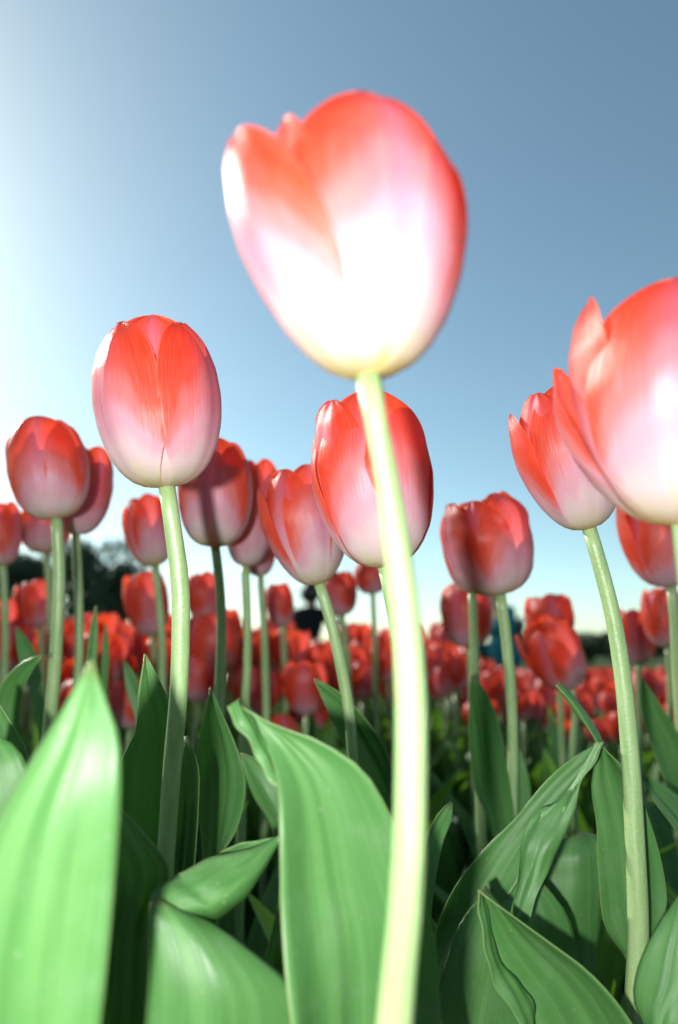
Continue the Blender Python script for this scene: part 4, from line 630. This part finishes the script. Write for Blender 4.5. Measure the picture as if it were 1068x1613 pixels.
{'name': 'tulip_shoot', 'label': 'thin upright leaf blade between the two far left stems', 'cat': 'tulip plant', 'loc': (-0.21, 0.52, 0.0), 'leaves': [[([(-0.1679, 0.4733, 0.393), (-0.1702, 0.4735, 0.3753), (-0.1715, 0.475, 0.352), (-0.172, 0.4768, 0.3269), (-0.1953, 0.5015, 0.1472), (-0.213, 0.5126, 0.0005)], [(-0.1666, 0.4733, 0.393), (-0.1661, 0.4774, 0.3733), (-0.167, 0.4823, 0.3498), (-0.1679, 0.4872, 0.3262), (-0.1927, 0.5081, 0.1467), (-0.207, 0.5274, -0.0005)], 0.001, 0.001, 0.001)], [([(-0.1712, 0.5063, 0.3814), (-0.174, 0.5107, 0.3605), (-0.1767, 0.5164, 0.3332), (-0.1975, 0.5186, 0.1499), (-0.218, 0.52, 0.0)], [(-0.1702, 0.5063, 0.3814), (-0.1684, 0.5107, 0.3605), (-0.1702, 0.5164, 0.3332), (-0.1933, 0.5186, 0.1499), (-0.202, 0.52, 0.0)], 0.001, 0.001, 0.001)], [([(-0.1581, 0.5116, 0.3559), (-0.1542, 0.5086, 0.338), (-0.1449, 0.5063, 0.3162), (-0.1357, 0.5058, 0.2862), (-0.1808, 0.5143, 0.1288), (-0.218, 0.52, 0.0)], [(-0.1567, 0.5116, 0.3559), (-0.1469, 0.5073, 0.3443), (-0.1412, 0.5036, 0.3295), (-0.1313, 0.5058, 0.2862), (-0.178, 0.5143, 0.1288), (-0.202, 0.52, 0.0)], 0.002, 0.001, 0.001)]]},
{'name': 'tulip_shoot', 'label': 'leaf arching leftward in the shade near the left edge', 'cat': 'tulip plant', 'loc': (-0.24, 0.48, 0.0), 'leaves': [[([(-0.1741, 0.4086, 0.3604), (-0.186, 0.4096, 0.3553), (-0.1965, 0.4117, 0.3451), (-0.2024, 0.4146, 0.3313), (-0.1987, 0.42, 0.3058), (-0.2247, 0.4545, 0.1384), (-0.2445, 0.4747, 0.0039)], [(-0.1738, 0.4089, 0.3589), (-0.182, 0.4136, 0.3487), (-0.1884, 0.4189, 0.3353), (-0.1911, 0.4247, 0.3196), (-0.1884, 0.432, 0.2969), (-0.2181, 0.4623, 0.1328), (-0.2355, 0.4853, -0.0039)], 0.003, 0.001, 0.001)], [([(-0.2372, 0.5067, 0.3796), (-0.2306, 0.5005, 0.3605), (-0.2188, 0.4948, 0.3386), (-0.2072, 0.4908, 0.3091), (-0.2275, 0.4843, 0.1391), (-0.248, 0.48, 0.0)], [(-0.2358, 0.5066, 0.3801), (-0.2197, 0.4994, 0.3658), (-0.209, 0.493, 0.3474), (-0.202, 0.4908, 0.3091), (-0.2242, 0.4843, 0.1391), (-0.232, 0.48, 0.0)], 0.002, 0.001, 0.001)]]}]
for i, t in enumerate(TULIPS):
    org = np.array(t['loc'])
    r = root(t['name'], t['label'], t['cat'], t['loc'])
    if 'head' in t:
        add_head(r, org, *t['head'], t['petals'], PETAL_FIELD if t.get('deep') else PETAL)
    if 'stem' in t:
        add_stem(r, org, *t['stem'])
    for j, sheets in enumerate(t['leaves']):
        add_leaf(r, org, sheets, i * 10 + j)

# ------------------------------------------------------------------ the rest of the bed
random.seed(11)
def std_petals(rnd, spin=None):
    spin = rnd.uniform(0, 120) if spin is None else spin
    op = rnd.choice((-.03, .0, .02, .05, .08, .13, .20))
    ps = []
    for k in range(3):
        ps.append((spin + 60 + 120 * k, rnd.uniform(56, 62), .93, rnd.uniform(.94, 1.0), op * .7, rnd.uniform(-.1, .05), rnd.uniform(3.6, 5), .03, rnd.random()))
    for k in range(3):
        ps.append((spin + 120 * k, rnd.uniform(58, 66), 1.0, rnd.uniform(.92, 1.0), op + rnd.uniform(-.02, .05), rnd.uniform(-.05, .12), rnd.uniform(3.4, 5), .035, rnd.random()))
    return ps

def arc_leaf(rnd, ang, ln, wd, lean, base_z):
    """edges of a leaf that rises from the stem and arches outward"""
    d = np.array([math.cos(ang), math.sin(ang), 0]); side = np.array([-math.sin(ang), math.cos(ang), 0])
    tw = rnd.uniform(-.7, .7)
    L, Rt = [], []
    for t, w in ((1, .0), (.93, .22), (.8, .55), (.6, .9), (.4, 1.0), (.2, .75), (.05, .38), (0, .25)):
        c = d * (ln * (lean * t ** 1.6 + .02 * t)) + np.array([0, 0, base_z + ln * (t * (1 - .30 * lean * t))])
        sd = side * math.cos(tw * t) + d * math.sin(tw * t)
        L.append(c - sd * wd * w / 2); Rt.append(c + sd * wd * w / 2)
    return np.array(L), np.array(Rt)

def bed_tulip(rnd, name, label, group, h, H, loc=(0, 0, -5), flower=True, nleaf=3):
    r = root(name, label, 'tulip', loc, group)
    o = np.zeros(3)
    lx, ly = rnd.uniform(-.03, .03), rnd.uniform(-.03, .03)
    ax = Vector((lx * 2 + rnd.uniform(-.1, .1), ly * 2 + rnd.uniform(-.1, .1), 1)).normalized()
    path = [(0, 0, -.01), (lx * .2, ly * .2, h * .4), (lx * .7, ly * .7, h * .75), (lx, ly, h)]
    add_stem(r, o, path, (.0055, .0045, .0036, .0032), 12, 8)
    add_head(r, o, (lx, ly, h - .001), ax, (0, -1, 0), H, H * rnd.uniform(.36, .44), rnd.uniform(.04, .24), std_petals(rnd), PETAL_FIELD, 13, 9)
    a0 = rnd.uniform(0, 6.28)
    for k in range(nleaf):
        ln = rnd.uniform(.17, .27) * (h / .38) ** .5
        L, Rt = arc_leaf(rnd, a0 + k * 2.2 + rnd.uniform(-.4, .4), ln, rnd.uniform(.028, .048), rnd.uniform(.15, .65), .02 + .03 * k)
        V, F, UV = leaf_points(L, Rt, -.006, -.003, .003, int(rnd.random() * 1e6), 16, 7)
        mesh_obj('leaf', V, F, LEAF, r, UV)
    return r

rnd = random.Random(5)
CROWDS = [(-9, 'blurred red tulip in the tall crowd on the left, below the dark trees', 'tall crowd of blurred tulips on the left'),
          (-.085, 'blurred red tulip in the low middle crowd, around the person in black', 'low crowd of blurred tulips in the middle'),
          (.11, 'blurred red tulip low in the right part of the bed, below the dark hedge', 'low crowd of blurred tulips on the right')]
def crowd(x, y): return [c[1:] for c in CROWDS if x / y >= c[0]][-1]
SHOOT_LABEL = 'green tulip leaves filling the bed between the stems'
SHOOT_GROUP = 'tulip leaves between the stems'

def bed_shoot(rnd):
    r = root('tulip_shoot', SHOOT_LABEL, 'tulip plant', (0, 0, 0), SHOOT_GROUP)
    a0 = rnd.uniform(0, 6.28)
    for k in range(4):
        L, Rt = arc_leaf(rnd, a0 + k * 1.7 + rnd.uniform(-.4, .4), rnd.uniform(.20, .29), rnd.uniform(.034, .055), rnd.uniform(.1, .6), .0)
        V, F, UV = leaf_points(L, Rt, -.006, -.003, .003, int(rnd.random() * 1e6), 20, 9)
        mesh_obj('leaf', V, F, LEAF, r, UV)
    return r

# where things already stand, so that the crowd keeps clear of them
TAKEN = [t['loc'][:2] for t in TULIPS]
def clear(x, y, d, lst): return all((x - a) ** 2 + (y - b) ** 2 > d * d for a, b in lst)

spots, tries = [], 0
while tries < 30000 and len(spots) < 2600:
    tries += 1
    y = .72 + 5.6 * rnd.random() ** 1.25
    hw = .60 * y + .15
    x = rnd.uniform(-hw, hw)
    if x > -.04 * y and y < 1.0: continue
    if not clear(x, y, .042 + .013 * y, [s[:2] for s in spots]) or not clear(x, y, .05, TAKEN): continue
    spots.append((x, y))
spots.sort(key=lambda p: p[1])
NEAR = 235

def head_height(x, y):
    """the bed stands tall on the left and lower on the right, with a dip where people crouch behind it"""
    b = x / y                                            # bearing from the middle of the bed
    top = np.interp(b, (-.10, -.07, -.005, .01, .15, .20, .24), (.115, .012, .012, .042, .040, -.012, -.022))
    return min(.36 + top * y, rnd.uniform(.40, .455)) - rnd.uniform(0, .085)

protos = {}
for i, (x, y) in enumerate(spots[:NEAR]):
    h = head_height(x, y)
    k = i % 9
    lab, grp = crowd(x, y)
    if k not in protos:
        protos[k] = (bed_tulip(rnd, 'tulip', lab, grp, .34, rnd.uniform(.058, .070)), .34 + .062)
        r = protos[k][0]
        r.location = (x, y, 0); sc = h / protos[k][1]; r.scale = (sc,) * 3; r.rotation_euler = (0, 0, 0)
    else:
        dup(protos[k][0], (x, y, 0), rnd.uniform(0, 6.28), h / protos[k][1] * rnd.uniform(.97, 1.05), lab, grp)

# leaves between the near stems
sp2, tries = [], 0
while tries < 6000 and len(sp2) < 100:
    tries += 1
    y = rnd.uniform(.36, 1.4); hw = .56 * y + .05; x = rnd.uniform(-hw, hw)
    if y < .50 and rnd.random() < .4: continue
    if clear(x, y, .062, sp2) and clear(x, y, .035, TAKEN): sp2.append((x, y))
sprot = []
for i, (x, y) in enumerate(sp2):
    sc = rnd.uniform(.9, 1.2) * (.78 if y < .5 else 1)
    if len(sprot) < 7:
        r = bed_shoot(rnd); r.location = (x, y, 0); r.scale = (sc,) * 3; sprot.append(r)
    else:
        dup(sprot[i % 7], (x, y, 0), rnd.uniform(0, 6.28), sc, SHOOT_LABEL, SHOOT_GROUP)

# the far part of the bed, past the first few hundred: simple flowers, stems and blades
def far_bed(pts):
    FV, FF, FU, GV, GF, GU = [], [], [], [], [], []
    for x, y in pts:
        h = head_height(x, y) - .05; H = rnd.uniform(.058, .074)
        o = np.array([x, y, h]); ns = 8; ph = rnd.uniform(0, 6)
        i0 = len(FV)
        for q, (rr, zz) in enumerate(((.1, 0), (.30, .10), (.40, .38), (.38, .7), (.26, 1.0))):
            for j in range(ns):
                a = ph + 2 * math.pi * j / ns
                FV.append(o + H * np.array([math.cos(a) * rr, math.sin(a) * rr, zz - (.16 * (j % 2) if q == 4 else 0)])); FU.append((zz, .5 + .45 * (j % 2)))
        for q in range(4):
            for j in range(ns): FF.append((i0 + q * ns + j, i0 + q * ns + (j + 1) % ns, i0 + (q + 1) * ns + (j + 1) % ns, i0 + (q + 1) * ns + j))
        v, f, u = tube([(x, y, 0), (x, y, h * .5), (x, y, h + .002)], (.004, .0035, .003), 4)
        i0 = len(GV); GV += v; GU += u; GF += [tuple(i + i0 for i in q) for q in f]
        for k in range(3):
            L, Rt = arc_leaf(rnd, rnd.uniform(0, 6.28), rnd.uniform(.18, .27), rnd.uniform(.03, .05), rnd.uniform(.2, .6), .02)
            i0 = len(GV)
            for p, q in zip(L, Rt): GV += [p + (x, y, 0), q + (x, y, 0)]; GU += [(.5, .2), (.5, .8)]
            GF += [(i0 + 2 * a, i0 + 2 * a + 1, i0 + 2 * a + 3, i0 + 2 * a + 2) for a in range(len(L) - 1)]
    b = root('tulip_bed', None, None, (0, 0, 0))
    mesh_obj('far_flowers', FV, FF, PETAL_FIELD, None, FU, kind='stuff', label='far rows of red tulip flowers blurring together towards the horizon')
    mesh_obj('far_leaves', GV, GF, LEAF, None, GU, kind='stuff', label='green stems and leaves of the far tulip rows')
    bpy.data.objects.remove(b)
far_bed(spots[NEAR:])
